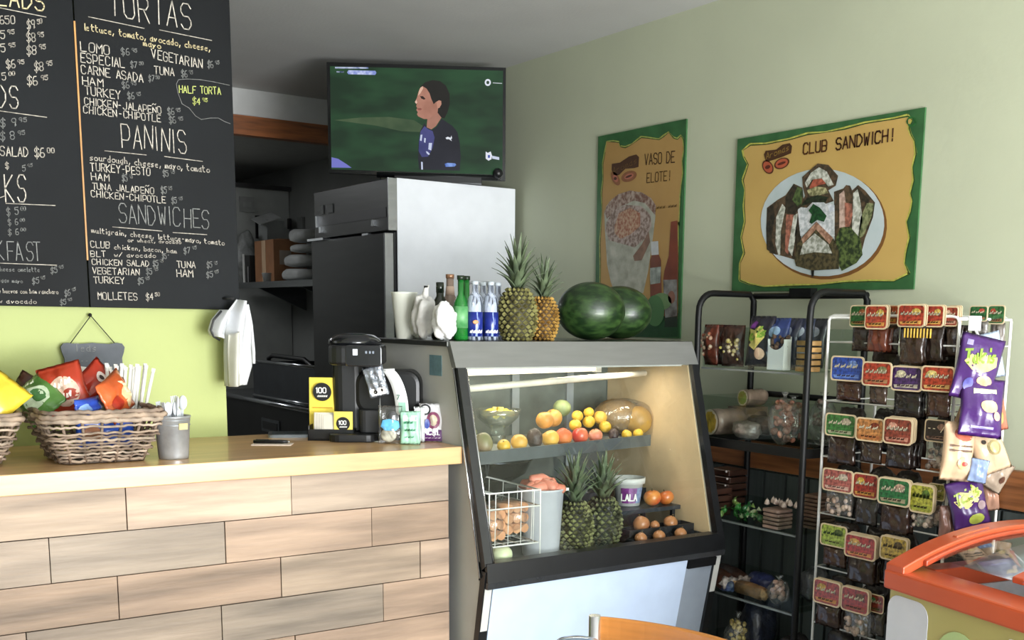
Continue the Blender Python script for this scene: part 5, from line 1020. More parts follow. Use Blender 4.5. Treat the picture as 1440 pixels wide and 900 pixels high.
pp(p1, ze([(505, 735), (590, 722), (590, 800), (500, 800)]), '1c2a1c', 4, 'bottle_foot'); pp(p1, ze([(380, 700), (595, 740), (592, 868), (260, 868)]), '1f4a28', 3, 'leaf_bed'); pp(p1, ell(931, 424, 14, 12, 20), '6c8a5c', 5, 'lime'); pp(p1, ell(922, 437, 13, 22, 24), '4f7a4a', 6, 'lime', h2='466e44', scale=10)
# ================================================================== black display rack
BR = thing('display_rack', 'black tubular rack with four clear trays of sweets between case and white rack', 'display rack', (2.57, 2.47, 0), world=True)
bt = M('0a0b0c', .5, spec=.3)
XA, XB, YA, YB = 2.450, 2.695, 2.231, 2.706
def uframe(y, top=1.487):
    pts = [(XA, y, 0), (XA, y, .7), (XA, y, top - .075)] + [(XA + .06 - .06 * math.cos(a * PI / 12), y, top - .06 + .06 * math.sin(a * PI / 12)) for a in range(1, 7)] + [(XB - .02, y, top), (XB, y, top - .02), (XB, y, .7), (XB, y, 0)]
    return MB().path(pts, .0105, 10)
uframe(YB).build('side_frame', bt, BR); uframe(YA).build('side_frame', bt, BR)
MB().path([(XB, YA, 1.482), (XB, YB, 1.482)], .010, 8).build('top_bar', bt, BR); MB().path([(XB, YA, 1.163), (XB, YB, 1.163)], .010, 8).build('back_bar', bt, BR)
MB().bb((XA - .008, YA, 1.003), (XA + .006, YB, 1.030)).build('front_bar', bt, BR); MB().bb((XB - .006, YA, 1.003), (XB + .006, YB, 1.030)).build('back_bar', bt, BR)
for y in (YA, YB): MB().bb((XA, y - .006, 1.003), (XB, y + .006, 1.030)).build('side_bar', bt, BR)
MB().bb((XB - .02, 2.44, 1.478), (XB + .012, 2.53, 1.505)).build('sign_clip', bt, BR)
acr = clear('acrylic_tray', 'f2f6f4', gloss=.02, rough=.03, haze=.0)
trays = []
for k, (z, lip) in enumerate(((1.255, .125), (1.032, .13), (.772, .045), (.530, .045), (.30, .06))):
    t = MB(); t.bb((XA + .012, YA + .014, z - .003), (XB - .012, YB - .014, z)).bb((XA + .011, YA + .014, z), (XA + .014, YB - .014, z + lip)).bb((XA + .014, YA + .014, z), (XB - .012, YA + .017, z + lip)).bb((XA + .014, YB - .017, z), (XB - .012, YB - .014, z + lip)).bb((XB - .015, YA + .017, z), (XB - .012, YB - .017, z + lip))
    t.build('tray', acr, BR); trays.append(z)
    MB().bb((XA + .008, YA + .013, z - .009), (XA + .016, YB - .013, z - .003)).build('tray_edge', M('7c8280', .3, alpha=.8), BR)
def rp(px, py, x): return at(px, py, 'x', x)
RY = math.radians(-90)
def rbag(label, px, x, z, w, h, t, col, seed, prints=(), texts=(), rot=0, lean=0, tilt=0, cat='snack bag', name='snack_bag', group=None):
    p = rp(px, 600, x); return snack_bag(label, (x, p[1], z + h / 2), (math.radians(lean), math.radians(tilt), RY + rot), w, h, t, col, seed, prints, texts, name=name, cat=cat, group=group)
def yof(px, x, py=500): return at(px, py, 'x', x)[1]
# tray 1
for i, (px, x, lb, c_) in enumerate(((1000, 2.50, 'red and brown candy bag at the far left of the top tray', '7c3a2c'), (1020, 2.56, 'reddish brown candy bag behind the left one on the top tray', '6a3426'), (1031, 2.50, 'brown pouch with a yellow corner label on the top tray', '54332a'), (1012, 2.62, 'dark red candy bag at the back left of the top tray', '6e2a24'))):
    y = yof(px, x); T = thing('candy_bag', lb, 'candy bag', (x, y, 1.256), (0, 0, RY + .2 * (i - 1)))
    mb, fn = pillmesh(.085, .13, .05, 60 + i); mb = MB(); mb.grid(lambda u, v: pill(.085, .13, .05, 60 + i)(-1)(u, v) + Vector((0, 0, .066)), 12, 12); mb.grid(lambda u, v: pill(.085, .13, .05, 60 + i)(1)(u, v) + Vector((0, 0, .066)), 12, 12)
    mb.build('bag', M(c_, .3, var=.35, scale=50, bump=.6, bscale=40, coat=.2), T)
    rs = random.Random(i); f = MB()
    for j in range(16): f.ball((rs.uniform(-.034, .034), -.024 + rs.uniform(-.003, .002), .02 + rs.uniform(0, .085)), rs.uniform(.004, .008), 7, 5)
    f.build('candies', M('a8543a' if i != 2 else 'b5a04a', .4, h2='d3b9a4', scale=60, thr=(.4, .6)), T, kind='stuff')
CHUB = [(-.038, .0), (-.02, .02), (-.03, .035), (-.005, .03), (.01, .045), (.03, .03), (.036, .01), (.02, -.012), (.0, -.03), (-.02, -.018)]
rbag('black snack bag with big yellow letters in the middle of the top tray', 1064, 2.49, 1.262, .105, .155, .055, '1d1a28', 71, [([(-.03, .035), (-.008, .035), (-.004, .055), (-.02, .062), (-.032, .05)], '6c2f7c'), (CHUB, 'e3cf78'), (circ(.018, 12, .02, -.04), 'd9b49a')], [('Takis', -.036, -.004, .030, .007, .017, '7c9a34', .25)], lean=-8)
for i, (px, x, c_, c2x, lb) in enumerate(((1088, 2.50, '2a3c78', '9fb8dc', 'blue and silver snack bag right of the black one on the top tray'), (1104, 2.53, '23263a', '8a8c9c', 'dark blue snack bag leaning by the right post of the top tray'), (1122, 2.55, '2c3450', 'b5bccc', 'navy bag behind the right front post of the rack'), (1148, 2.53, '23252e', '9a9ca6', 'black and silver bag at the right end of the top tray, past the post'))):
    if i == 3: x = 2.60
    rbag(lb, px if i < 3 else 1141, x, 1.262, .085, .15, .05, c_, 80 + i, [(circ(.022, 14, .0, .03, .018), c2x), ([(-.03, -.03), (.03, -.02), (.03, -.045), (-.03, -.05)], c2x)], lean=-8)
wc = thing('paper_carton', 'white scoop-fronted paper carton full of brown snacks on the top tray', 'carton', (2.483, yof(1096, 2.483, 490), 1.256), (0, 0, RY))
fr = [(-.032, 0), (.030, 0), (.034, .090)] + [(.034 * math.cos(a * PI / 10), .090 - .030 * math.sin(a * PI / 10)) for a in range(1, 10)] + [(-.034, .090)]
MB().prism(fr, (0, -.016, 0), (1, 0, 0), (0, 0, 1), (0, .001, 0)).build('front_wall', M('e9eaf0', .6, var=.02), wc); MB().prism([(-.032, 0), (.030, 0), (.034, .10), (-.034, .10)], (0, .016, 0), (1, 0, 0), (0, 0, 1), (0, -.001, 0)).build('back_wall', white, wc)
for s in (-1, 1): MB().prism([(-.016, 0), (.016, 0), (.016, .092), (-.016, .092)], (s * .032, 0, 0), (0, 1, 0), (0, 0, 1), (s * .001, 0, 0)).build('side_wall', white, wc)
rs = random.Random(5); f = MB()
for j in range(40): f.ball((rs.uniform(-.028, .028), rs.uniform(-.012, .012), .05 + rs.uniform(0, .05)), rs.uniform(.005, .009), 7, 5, fn=lambda d: 1 + .2 * math.sin(9 * d.x))
f.build('snacks', M('7c5c4c', .7, h2='4c342a', scale=50), wc, kind='stuff')
def wafers(label, cx, cy, z, n, r, th, c_, cat='wafer stack', square=False, name='wafer_pack', rot=0):
    T = thing(name, label, cat, (cx, cy, z), (0, 0, rot))
    for i in range(n):
        jx, jy = random.uniform(-.002, .002), random.uniform(-.002, .002)
        pr = rrect(2 * r, 2 * r, .008) if square else circ(r, 26)
        MB().prism(pr, (jx, jy, i * th), (1, 0, 0), (0, 1, 0), (0, 0, th * .72)).build('wafer', M(c_, .6, var=.2, scale=30, rnd=.15), T, bev=.0015)
    return T
wafers('stack of thick round tan wafers at the right end of the top tray', 2.50, 2.275, 1.256, 5, .036, .019, 'c79a5c'); wafers('pile of flat grey-beige wafers behind the white carton', 2.56, 2.36, 1.256, 6, .034, .013, '8f8474')
# tray 2
def roll(label, px, x, z, L, R, face, body, lift=0, rot=.0, name='wrapped_roll'):
    y = yof(px, x, 590); T = thing(name, label, 'roll', (x, y, z + R + lift), (0, 0, rot))
    mb = MB(); mb.path([(0, 0, 0)] + [(L * i / 8, 0, .002 * math.sin(i * 3)) for i in range(1, 9)], [R * (1 if i % 2 else .95) for i in range(9)], 24); mb.build('wrapper', M(body, .35, var=.25, scale=20, bump=.4, bscale=30), T)
    MB().lathe([(0, .0), (R * .9, 0), (R * .97, .003)], (-.004, 0, 0), 24, rot=Matrix.Rotation(-PI / 2, 3, 'Y')).build('rim', M('c9b9a4', .5), T)
    MB().prism([(math.cos(a * PI / 12) * R * (.80 + .06 * math.sin(a * 2.7)), math.sin(a * PI / 12) * R * (.80 + .06 * math.sin(a * 2.7))) for a in range(24)], (-.0075, 0, 0), (0, -1, 0), (0, 0, 1), (.003, 0, 0)).build('face', M(face, .6, h2='8a6f2a', scale=30, bump=.4, bscale=60, thr=(.3, .6)), T)
    return T
roll('thick roll of round sweets with a yellow face at the left of the second tray', 1001, 2.475, 1.033, .19, .043, 'd0a83c', '8a7468', rot=-.15)
roll('smaller roll with a green and cream round label above and behind the thick one', 1045, 2.60, 1.033, .08, .027, '8c9a4a', 'a08878', lift=.092, rot=-.1, name='small_roll')
MB().bb((2.575, 2.60, 1.034), (2.675, 2.685, 1.122)).build('sweet_box', M('8a7868', .6, var=.2), label='dull box carrying the smaller roll at the back of the second tray', cat='box')
def crinkle(name, label, cat, x, y, z, d, c_, seed, h2=None, rot=0, group=None, bump=.7):
    rs = random.Random(seed); a, b_ = rs.uniform(0, 6), rs.uniform(0, 6)
    T = thing(name, label, cat, (x, y, z), (0, 0, rot), group=group)
    MB().ball((0, 0, d[2] / 2), (d[0] / 2, d[1] / 2, d[2] / 2), 18, 12, fn=lambda v: (1 / max(abs(v.x), abs(v.y), abs(v.z))) ** .55 * .92 * (1 + .07 * math.sin(6 * v.x + a) + .06 * math.sin(9 * v.z + b_) + .04 * math.sin(15 * v.y + a))).build('wrapper', M(c_, .3, var=.3, scale=35, bump=bump, bscale=45, h2=h2, coat=.2), T)
    return T
crinkle('wafer_block', 'grey cellophane wrapped block in front on the second tray', 'package', 2.495, yof(1048, 2.49, 615), 1.034, (.07, .115, .058), '8d8078', 3, h2='5c524c')
crinkle('wafer_block', 'second dim block behind the grey one on the second tray', 'package', 2.60, yof(1062, 2.58, 610), 1.034, (.08, .11, .066), '6f625a', 4, h2='463c36')
def nutbag(label, x, y, z, w, h, c1, c2, seed, n=40, rot=0):
    T = thing('treat_bag', label, 'treat bag', (x, y, z), (0, 0, rot)); rs = random.Random(seed); f = MB()
    for j in range(n):
        a = rs.uniform(0, 6.28); zz = rs.uniform(.01, h * .85); r = w * .40 * (1 - .5 * zz / h) * math.sqrt(rs.random()); f.ball((r * math.cos(a), r * math.sin(a), zz), (rs.uniform(.007, .014), rs.uniform(.007, .014), rs.uniform(.004, .010)), 7, 5, rot=Euler((rs.uniform(0, 3), rs.uniform(0, 3), 0)).to_matrix())
    f.build('treats', M(c1, .5, h2=c2, scale=40, thr=(.4, .6)), T, kind='stuff')
    MB().ball((0, 0, h * .48), (w * .5, w * .5, h * .5), 18, 12, fn=lambda d: 1 + .07 * math.sin(7 * d.x + 3 * d.z) - .35 * max(0, d.z - .6)).build('film', film, T)
    MB().lathe([(.006, h * .90), (.004, h * .96), (.014, h * 1.05)], n=12).build('twist', film, T)
    return T
nutbag('clear bag of reddish brown clustered treats at the right of the second tray', 2.50, yof(1102, 2.50, 600), 1.034, .095, .15, '8a4a34', 'b58a78', 1)
nutbag('dark bag of brown treats right of the rack post on the second tray', 2.59, 2.285, 1.034, .085, .15, '5c3a2c', '8f8078', 2)
nutbag('reddish treat bag at the back of the second tray behind the clustered one', 2.62, yof(1108, 2.60, 600), 1.034, .08, .13, '6c3424', '93705c', 3)
# tray 3: stacked chocolate packs, green sweets, wafers
k = 0
for (px, x, n) in ((1001, 2.485, 4), (1022, 2.60, 6)):
    for j in range(n):
        lb = 'chocolate slab %s in the %s stack on the third tray' % (['lowest', 'second', 'third', 'fourth', 'fifth', 'topmost'][j if n == 6 else min(j, 3)] if not (n == 4 and j == 3) else 'topmost', 'front left' if n == 4 else 'back')
        T = thing('chocolate_pack', lb, 'chocolate', (x + random.uniform(-.004, .004), yof(px, x, 700) + random.uniform(-.004, .004), .773 + j * .0235), (0, 0, random.uniform(-.08, .08)), group='chocolate packs in stacks on the third tray')
        MB().box((0, 0, .010), (.085, .10, .019)).build('slab', M('3c241a', .4, var=.2, scale=20, coat=.3), T, bev=.003)
        MB().bb((-.044, -.05, .0175), (-.040, .05, .0205)).build('seam', M('8f7c70', .3), T); MB().ball((-.046, -.040, .0165), (.003, .005, .004), 8, 6).build('white_dot', M('e3dcd4', .4), T)
rs = random.Random(9)
for j in range(26):
    px = rs.uniform(1000, 1075); x = rs.uniform(2.475, 2.53); y = yof(px, x, 715)
    T = thing('wrapped_sweet', 'twist-wrapped green and white sweet in the heap on the third tray', 'sweet', (x, y, .776 + rs.uniform(.0, .055) * (1 - abs(px - 1035) / 60)), (rs.uniform(-1, 1), rs.uniform(-1, 1), rs.uniform(0, 6)), group='green wrapped sweets heaped on the third tray')
    cc = ['3f8a3c', '2f6a34', 'a9b88a', '8fae5c', '245a2c'][j % 5]
    MB().ball((0, 0, .008), (.013, .008, .008), 10, 7).build('sweet', M(cc, .3, var=.3, scale=60, coat=.3), T)
    for s in (-1, 1): MB().add([(s * .011, 0, .008), (s * .024, -.008, .012), (s * .025, .008, .004)], [(0, 1, 2)]).build('twist_end', M(cc, .3, var=.3, scale=60, coat=.3), T)
wafers('stack of square dark wafers with pale edges at the right of the third tray', 2.495, yof(1092, 2.49, 730), .773, 5, .034, .0125, '8a7264', square=True); wafers('stack of flat brown wafers past the right post on the third tray', 2.60, 2.29, .773, 9, .036, .012, '6a5040', square=True)
for j in range(9):
    T = thing('pointed_sweet', 'small dark pointed sweet lying on the square wafers of the third tray', 'sweet', (2.485 + .014 * (j % 3), yof(1080 + 4 * j, 2.49, 715), .838 + .006 * (j % 2)), (0, 0, j), group='dark pointed sweets on the square wafers')
    MB().lathe([(.0, 0), (.009, .004), (.007, .012), (.0, .024)], n=8, smooth=True).build('sweet', M('6a5048', .4, h2='c9b9ac', scale=90), T)
# tray 4
def tube_pack(label, x, y, z, L, R, c_, rot, seed, c3='b59a84'):
    T = thing('rolled_pack', label, 'package', (x, y, z + R), (0, 0, rot))
    MB().path([(-L / 2, 0, 0), (-L * .42, 0, 0), (0, 0, .003), (L * .42, 0, 0), (L / 2, 0, 0)], [R * .5, R, R * 1.04, R, R * .5], 14).build('wrapper', M(c_, .4, var=.3, scale=30, bump=.5, bscale=40), T)
    for s in (-1, 1): MB().ball((s * L * .52, 0, 0), (.010, R * 1.0, R * .8), 10, 6, fn=lambda d: 1 + .25 * math.sin(9 * d.y + 5 * d.z)).build('gathered_end', M(c3, .3, var=.4, scale=60, bump=.5), T)
    return T
tube_pack('long dark brown rolled pack, rear of two at the left of the fourth tray', 2.55, yof(1030, 2.55, 790), .532, .17, .030, '3c241a', 1.25, 1, '9a8c82')
tube_pack('dark rolled pack with a silvery gathered end at the front left of the fourth tray', 2.495, yof(1015, 2.50, 800), .532, .13, .030, '44291c', 1.2, 2, 'b5aca4')
tube_pack('golden brown rolled pack lying at the middle front of the fourth tray', 2.49, yof(1056, 2.49, 815), .532, .13, .022, '8c6844', 1.5, 3, 'c9a070')
crinkle('foil_parcel', 'blue foil parcel between the rolled packs on the fourth tray', 'package', 2.475, yof(1024, 2.48, 810), .532, (.04, .07, .04), '4c5f8c', 7, h2='2a3450')
crinkle('foil_parcel', 'dark blue parcel behind the golden rolled pack', 'package', 2.58, yof(1072, 2.58, 800), .532, (.08, .12, .06), '2f3660', 8)
nutbag('small clear bag with pinkish treats at the right of the fourth tray', 2.50, yof(1096, 2.50, 815), .532, .07, .085, '8a6a58', 'b59a8c', 12, 20)
crinkle('cellophane_bag', 'grey cellophane bag at the right end of the fourth tray, past the post', 'package', 2.60, 2.29, .532, (.09, .09, .12), '4c4e50', 14, h2='2c2e30')
# bottom tray
nutbag('clear bag of yellow-green nuts on the lowest tray', 2.49, yof(1038, 2.49, 880), .302, .09, .16, 'b5a45c', '5c4c20', 21, 46)
crinkle('cellophane_bag', 'dark blue cellophane bag behind the nuts on the lowest tray', 'package', 2.58, yof(1060, 2.55, 860), .302, (.12, .10, .20), '2a3040', 22, h2='16181e')
crinkle('cellophane_bag', 'almost black package at the right of the lowest tray', 'package', 2.53, 2.30, .302, (.12, .09, .14), '231f20', 23)

# ================================================================== white wire rack
WR = thing('wire_rack', 'white wire rack hung with carded sweets and snack bags by the freezer', 'display rack', (2.58, 1.96, 0), world=True)
ww = M('e9e9e6', .3, var=.03, coat=.3)
WX, WB, WY0, WY1, WZ = 2.471, 2.695, 1.747, 2.178, 1.420
MB().path([(WX, WY1, 0), (WX, WY1, WZ - .015), (WX, WY1 - .006, WZ - .004), (WX, WY1 - .02, WZ), (WX, WY0 + .02, WZ), (WX, WY0 + .006, WZ - .004), (WX, WY0, WZ - .015), (WX, WY0, 0)], .0042, 8).build('front_frame', ww, WR)
MB().path([(WB, WY1, 0), (WB, WY1, WZ - .01), (WB, WY1 - .02, WZ), (WB, WY0 + .02, WZ), (WB, WY0, WZ - .01), (WB, WY0, 0)], .0042, 8).build('back_frame', ww, WR)
for y in (WY0, WY1): MB().path([(WX, y, WZ - .006), (WB, y, WZ - .006)], .0042, 8).build('top_wire', ww, WR)
for z in (1.345, 1.178, 1.017, .85, .69, .52, .36, .2):
    MB().path([(WX, WY0, z), (WX, WY1, z), (WB, WY1, z), (WB, WY0, z)], .0024, 6, closed=True).build('cross_wire', ww, WR)
MB().bb((2.50, WY0 - .012, 1.385), (2.545, WY0 - .006, 1.422)).build('hook_plate', M('f6f8f6', .4), WR)
MB().path([(2.52, WY0 - .012, 1.39), (2.522, WY0 - .03, 1.36), (2.518, WY0 - .045, 1.335)], .0035, 6).build('hook', ww, WR)
creamm = M('d9c4a0', .5, var=.05)
def carded(label, box, pend, card_c, pouch_c, style, x=2.448, n=1, band='e0c060', pw=.9, clear_=False, txt=None, text_c='f2e6c8'):
    a = at(box[0], box[1], 'x', x); b = at(box[2], box[3], 'x', x); w = abs(b[1] - a[1]); h = a[2] - at(box[0], box[3], 'x', x)[2]
    yc = (a[1] + b[1]) / 2; zc_ = (at((box[0] + box[2]) / 2, box[3], 'x', x)[2] + at((box[0] + box[2]) / 2, box[1], 'x', x)[2]) / 2
    ze_ = at((box[0] + box[2]) / 2, pend, 'x', x)[2]; first = None
    T = thing('carded_pouch', label, 'sweet pouch', (x, yc, zc_ - h / 2), (0, 0, RY)); T['group'] = 'carded pouches on the white wire rack'
    ch_ = h; cz = ch_ / 2
    MB().prism(rrect(w, ch_, min(w, ch_) * .16, 3, 0, cz), (0, 0, 0), (1, 0, 0), (0, 0, 1), (0, .0016, 0)).build('header_card', creamm if style != 'clear' else M('b9c0b4', .3), T, label='header card with a pale border')
    MB().prism(rrect(w * .90, ch_ * .88, min(w, ch_) * .13, 3, 0, cz), (0, -.0004, 0), (1, 0, 0), (0, 0, 1), (0, .0003, 0)).build('card_print', M(card_c, .35, var=.40, scale=110, coat=.2), T)
    rs = random.Random(int(box[0] * 7 + box[1]))
    # a picture blob, a colour band and two words
    MB().prism([(w * (.18 + .17 * math.cos(q * PI / 5) * (.8 + .3 * rs.random())) * (1 if style != 2 else -1), cz + ch_ * (.18 + .15 * math.sin(q * PI / 5))) for q in range(10)], (0, -.0009, 0), (1, 0, 0), (0, 0, 1), (0, .0003, 0)).build('printed_picture', M(band, .4, var=.4, scale=90), T)
    MB().prism([(-w * .40, cz - ch_ * .26), (w * .38, cz - ch_ * .20), (w * .36, cz - ch_ * .36), (-w * .36, cz - ch_ * .38)], (0, -.0009, 0), (1, 0, 0), (0, 0, 1), (0, .0003, 0)).build('printed_band', M(band, .4, h2=card_c, scale=60), T)
    t_ = '~' * max(3, len(txt or '~~~~')) if txt != '-- /' else txt
    strokes(t_, (-w * .36, -.0014, cz - ch_ * .04), (1, 0, 0), (0, 0, 1), ch_ * .26, max(.0012, ch_ * .04), adv=w * .72 / max(3, txtlen(t_))).build('lettering', M(text_c, .4), T)
    strokes('~~~~', (-w * .28, -.0014, cz - ch_ * .34), (1, 0, 0), (0, 0, 1), ch_ * .12, max(.001, ch_ * .03), adv=w * .14).build('lettering', M('3a2418', .4), T)
    hp = (zc_ - h / 2) - ze_; pwid = w * pw
    mb = MB()
    for i in range(n):
        fn = pill(pwid, hp, .022, int(box[0]) + i * 3, crimp=.02, pinch=.02); off = Vector((0, .012 + i * .020, -hp / 2 + .004))
        mb.grid(lambda u, v: fn(-1)(u, v) + off, 10, 10); mb.grid(lambda u, v: fn(1)(u, v) + off, 10, 10)
    pm_ = film if clear_ else M(pouch_c, .25, var=.25, scale=12, bump=.35, bscale=22, coat=.35)
    mb.build('pouch', pm_, T)
    if clear_:
        f = MB()
        for j in range(18): f.ball((rs.uniform(-.4, .4) * pwid, .010 + rs.uniform(-.006, .006), -rs.uniform(.25, .92) * hp), (rs.uniform(.005, .010), .006, rs.uniform(.005, .010)), 7, 5)
        f.build('contents', M(pouch_c, .5, h2='c9b4a4', scale=60, thr=(.4, .7)), T, kind='stuff')
    for q in range(1, n): MB().prism(rrect(w * .97, ch_ * .97, min(w, ch_) * .16, 3, -.0, cz + .002 * q), (0, .004 + q * .007, 0), (1, 0, 0), (0, 0, 1), (0, .0014, 0)).build('header_card', creamm, T)
    MB().path([(0, .0018, ch_ * .90), (0, .03, ch_ * .93), (0, max(.03, (WX - x) + .003) , ch_ * .93)], .0014, 5).build('peg_hook', ww, T)
    return T
A = carded
A('green-topped carded pouch at the left end of the top row', (1196, 429, 1219, 460), 496, '2f6a30', '2c201a', 1, 2.462, band='c9784a', txt='Chil')
A('red carded pouch second in the top row with a reddish brown bag', (1217, 429, 1247, 463), 497, 'b0442c', '5c2c1c', 1, 2.440, n=2, txt='Vero')
A('red and yellow carded pouch third in the top row, set further back', (1239, 429, 1263, 456), 500, 'b5532c', '2c1a14', 2, 2.475, band='e6c860', txt='Mango')
A('large red carded pouch fourth in the top row over a yellow-striped bag', (1263, 428, 1300, 460), 516, 'b0402f', '33241c', 1, 2.436, n=2, txt='Tamar')
A('red carded pouch fifth in the top row over a shiny dark bag', (1301, 429, 1326, 460), 513, 'a83c2e', '2a1e19', 1, 2.455, n=2, txt='Rico')
A('dull red carded pouch sixth in the top row, edge-on behind the white post', (1328, 431, 1346, 459), 505, '9c4434', '33241e', 2, 2.47, n=3, band='d9b9a0', txt='Dul')
for j in range(7):
    y = at(1267 + j * 7.5, 466, 'x', 2.43)[1]; 
T = thing('candy_stick_row', 'row of yellow lollipop sticks under the large red card of the top row', 'lollipops', (2.424, at(1290, 470, 'x', 2.424)[1], at(1290, 474, 'x', 2.424)[2]), (0, 0, RY))
for j in range(9): MB().path([(-.040 + j * .010, 0, -.002), (-.040 + j * .010, 0, .022)], .0024, 6).build('stick', M('d0aa44', .5), T)
A('green and red carded pouch at the far right top, behind the hook plate', (1364, 430, 1388, 452), 478, '2f6a3c', '77736e', 1, 2.56, band='b54c3c', txt='Lim')
A('green-edged carded pouch at the very right end of the top row', (1390, 429, 1412, 456), 490, '3a6f40', '7c746e', 2, 2.60, band='b5503c', txt='Sal')
A('blue carded pouch at the left end of the second row', (1169, 501, 1214, 536), 566, '2a4fae', '3c241a', 1, 2.448, band='7f9fe0', txt='Kora', pw=.75)
A('red carded pouch second in the second row over a smoky bag', (1213, 509, 1253, 543), 571, 'b5412c', '3f3128', 1, 2.430, band='8f8a60', txt='Chaca', pw=.6)
A('purple and white carded pouch third in the second row over a black bag', (1254, 515, 1296, 550), 591, '4c2f66', '1c1717', 2, 2.440, band='d9d2b0', txt='I Yo', n=2)
A('red and cream carded pouch at the right end of the second row', (1296, 515, 1341, 551), 590, 'b8442e', '382219', 2, 2.432, band='e6cf80', txt='Picar', pw=.72)
A('green carded pouch at the left end of the third row over a wide brown bag', (1161, 582, 1203, 614), 656, '3c7a38', '2e1d17', 1, 2.445, band='c9b8a0', txt='Verde')
A('orange carded pouch second in the third row over a clear dark bag', (1204, 588, 1242, 621), 654, 'c9884c', '33261f', 1, 2.432, band='8a3a24', txt='Obl', pw=.78)
A('brown-red carded pouch with a stack of cards behind, third in the third row', (1243, 588, 1282, 625), 662, '8c3f30', '241a17', 2, 2.425, n=3, band='d9a088', txt='Pulpa')
A('black and pink carded pouch at the right of the third row', (1301, 590, 1334, 622), 662, '2a2426', '4a4644', 1, 2.45, band='b58c78', txt='-- /', clear_=True)
A('pale pink carded pouch at the left end of the fourth row over speckled sweets', (1157, 660, 1199, 692), 728, 'b5655c', '8a6f5c', 1, 2.440, band='d9c8b4', txt='Crema', clear_=True)
A('red carded pouch second in the fourth row over a dark clear bag', (1200, 666, 1234, 701), 742, 'a8382c', '2f2a28', 2, 2.445, band='d6b34c', txt='Rojo')
A('green carded pouch in the middle of the fourth row over a round brown bag', (1235, 673, 1279, 711), 753, '2c7340', '33201a', 1, 2.425, n=2, band='c9a48c', txt='Selva')
A('yellow-green carded pouch right of the middle one in the fourth row', (1280, 681, 1312, 722), 742, 'b9b845', '6a6f62', 1, 2.435, n=2, band='5c7a30', txt='Limon', clear_=True, text_c='4c5a20')
A('yellow-edged carded pouch at the right end of the fourth row beside the post', (1306, 680, 1328, 704), 745, '9a9448', '6f4c40', 2, 2.46, band='5c4a30', txt='Uva', clear_=True)
A('lime carded pouch at the left end of the fifth row', (1154, 738, 1190, 769), 800, 'a9bc48', '3c2418', 1, 2.445, band='5c6c30', txt='Green', text_c='2f4a20')
A('bright red carded pouch with spare cards behind, second in the fifth row', (1188, 753, 1231, 786), 824, 'b53c30', '2a1b16', 2, 2.428, n=3, band='e0b060', txt='Fresa')
A('yellow carded pouch third in the fifth row near the freezer lid', (1238, 755, 1275, 789), 824, 'c9a83a', '241814', 1, 2.43, n=2, band='6a5420', txt='Pina', text_c='4c3a18')
A('red and yellow carded pouch at the left end of the lowest visible row', (1144, 816, 1181, 851), 885, 'a8402f', '33201a', 2, 2.445, n=2, band='c9a244', txt='Rell')
A('red carded pouch with a clear stemmed bag in the lowest visible row', (1183, 827, 1221, 862), 898, 'a8382a', '8a7468', 1, 2.43, n=2, band='7a5c3c', txt='Vero', clear_=True)
A('narrow red carded pouch partly behind the freezer in the lowest row', (1222, 836, 1242, 862), 898, '8c3424', '3a3532', 2, 2.45, band='3f7a44', txt='Mini')
# dark stock hanging behind the front cards
rowz = [('second', 1.165, .13), ('third', 1.0, .14), ('fourth', .83, .13), ('fifth', .665, .13), ('lowest', .50, .13), ('top', 1.33, .11)]
cols = [('left end', 2.125), ('left middle', 2.02), ('right middle', 1.915), ('right end', 1.81)]
k = 0
for rn, zt_, hh in rowz:
    for cn, yy in cols:
        if rn == 'top' and cn == 'left end': continue
        crinkle('hanging_pouch', 'dark brown hanging pouch behind the %s of the %s row of cards' % (cn, rn), 'sweet pouch', 2.535 + .02 * (k % 2), yy, zt_ - hh, (.035, .100, hh), ['241914', '1e1614', '2c1c15'][k % 3], 30 + k, group='dark pouches behind the front cards'); k += 1
# bags clipped on the narrow side of the rack
TK = [(-.045, .010), (-.030, .030), (-.012, .024), (.0, .040), (.020, .030), (.042, .036), (.046, .012), (.022, -.004), (.0, -.014), (-.025, -.010)]
def sbag(label, px, py, w, h, t, col, seed, tilt=0, lean=0, rot=-.55, y=1.69, prints=(), texts=(), **k):
    p = at(px, py, 'y', y); return snack_bag(label, (p[0], p[1], p[2]), (math.radians(lean), math.radians(tilt), rot), w, h, t, col, seed, prints, texts, **k)
tprints = [([(-.045, .052), (-.03, .052), (-.028, .066), (-.043, .066)], '8f86b8'), (TK, 'e6d47c'), (circ(.022, 14, .018, -.030, .012), 'd9b48c'), (circ(.012, 12, -.022, -.045, .016), '5c5aa8'), ([(-.02, -.062), (.045, -.058), (.045, -.068), (-.02, -.070)], '4c4c9c')]
sbag('purple snack bag with big yellow letters, topmost on the rack side', 1374, 518, .115, .165, .045, '452265', 90, tilt=12, lean=-6, prints=tprints, texts=[('Takis', -.044, .004, .034, .0065, .019, '7f9a38', .22)])
sbag('second purple snack bag hanging below the topmost one on the rack side', 1380, 573, .115, .150, .045, '452265', 91, tilt=6, lean=-14, y=1.665, prints=[([(-.03, .030), (.03, .034), (.03, .046), (-.03, .044)], 'c9cfa8'), (circ(.026, 14, .012, .0, .016), 'e0c090'), (circ(.012, 10, .035, -.022), 'd9a898'), ([(-.03, -.050), (.03, -.050), (.03, -.056), (-.03, -.056)], '8f86c8')])
sbag('purple snack bag with yellow letters just above the orange freezer lid', 1361, 708, .100, .125, .04, '43235f', 92, tilt=-14, lean=-8, y=1.68, prints=[([(-.04, .012), (-.02, .034), (.0, .028), (.02, .044), (.040, .022), (.02, .0), (-.01, -.012), (-.03, -.006)], 'e3d283'), (circ(.022, 12, .01, -.042, .014), 'a9b24c'), (circ(.012, 10, .030, -.01), 'a08a8c')], texts=[('Takis', -.036, .000, .028, .0055, .016, '8fa040', .3)])
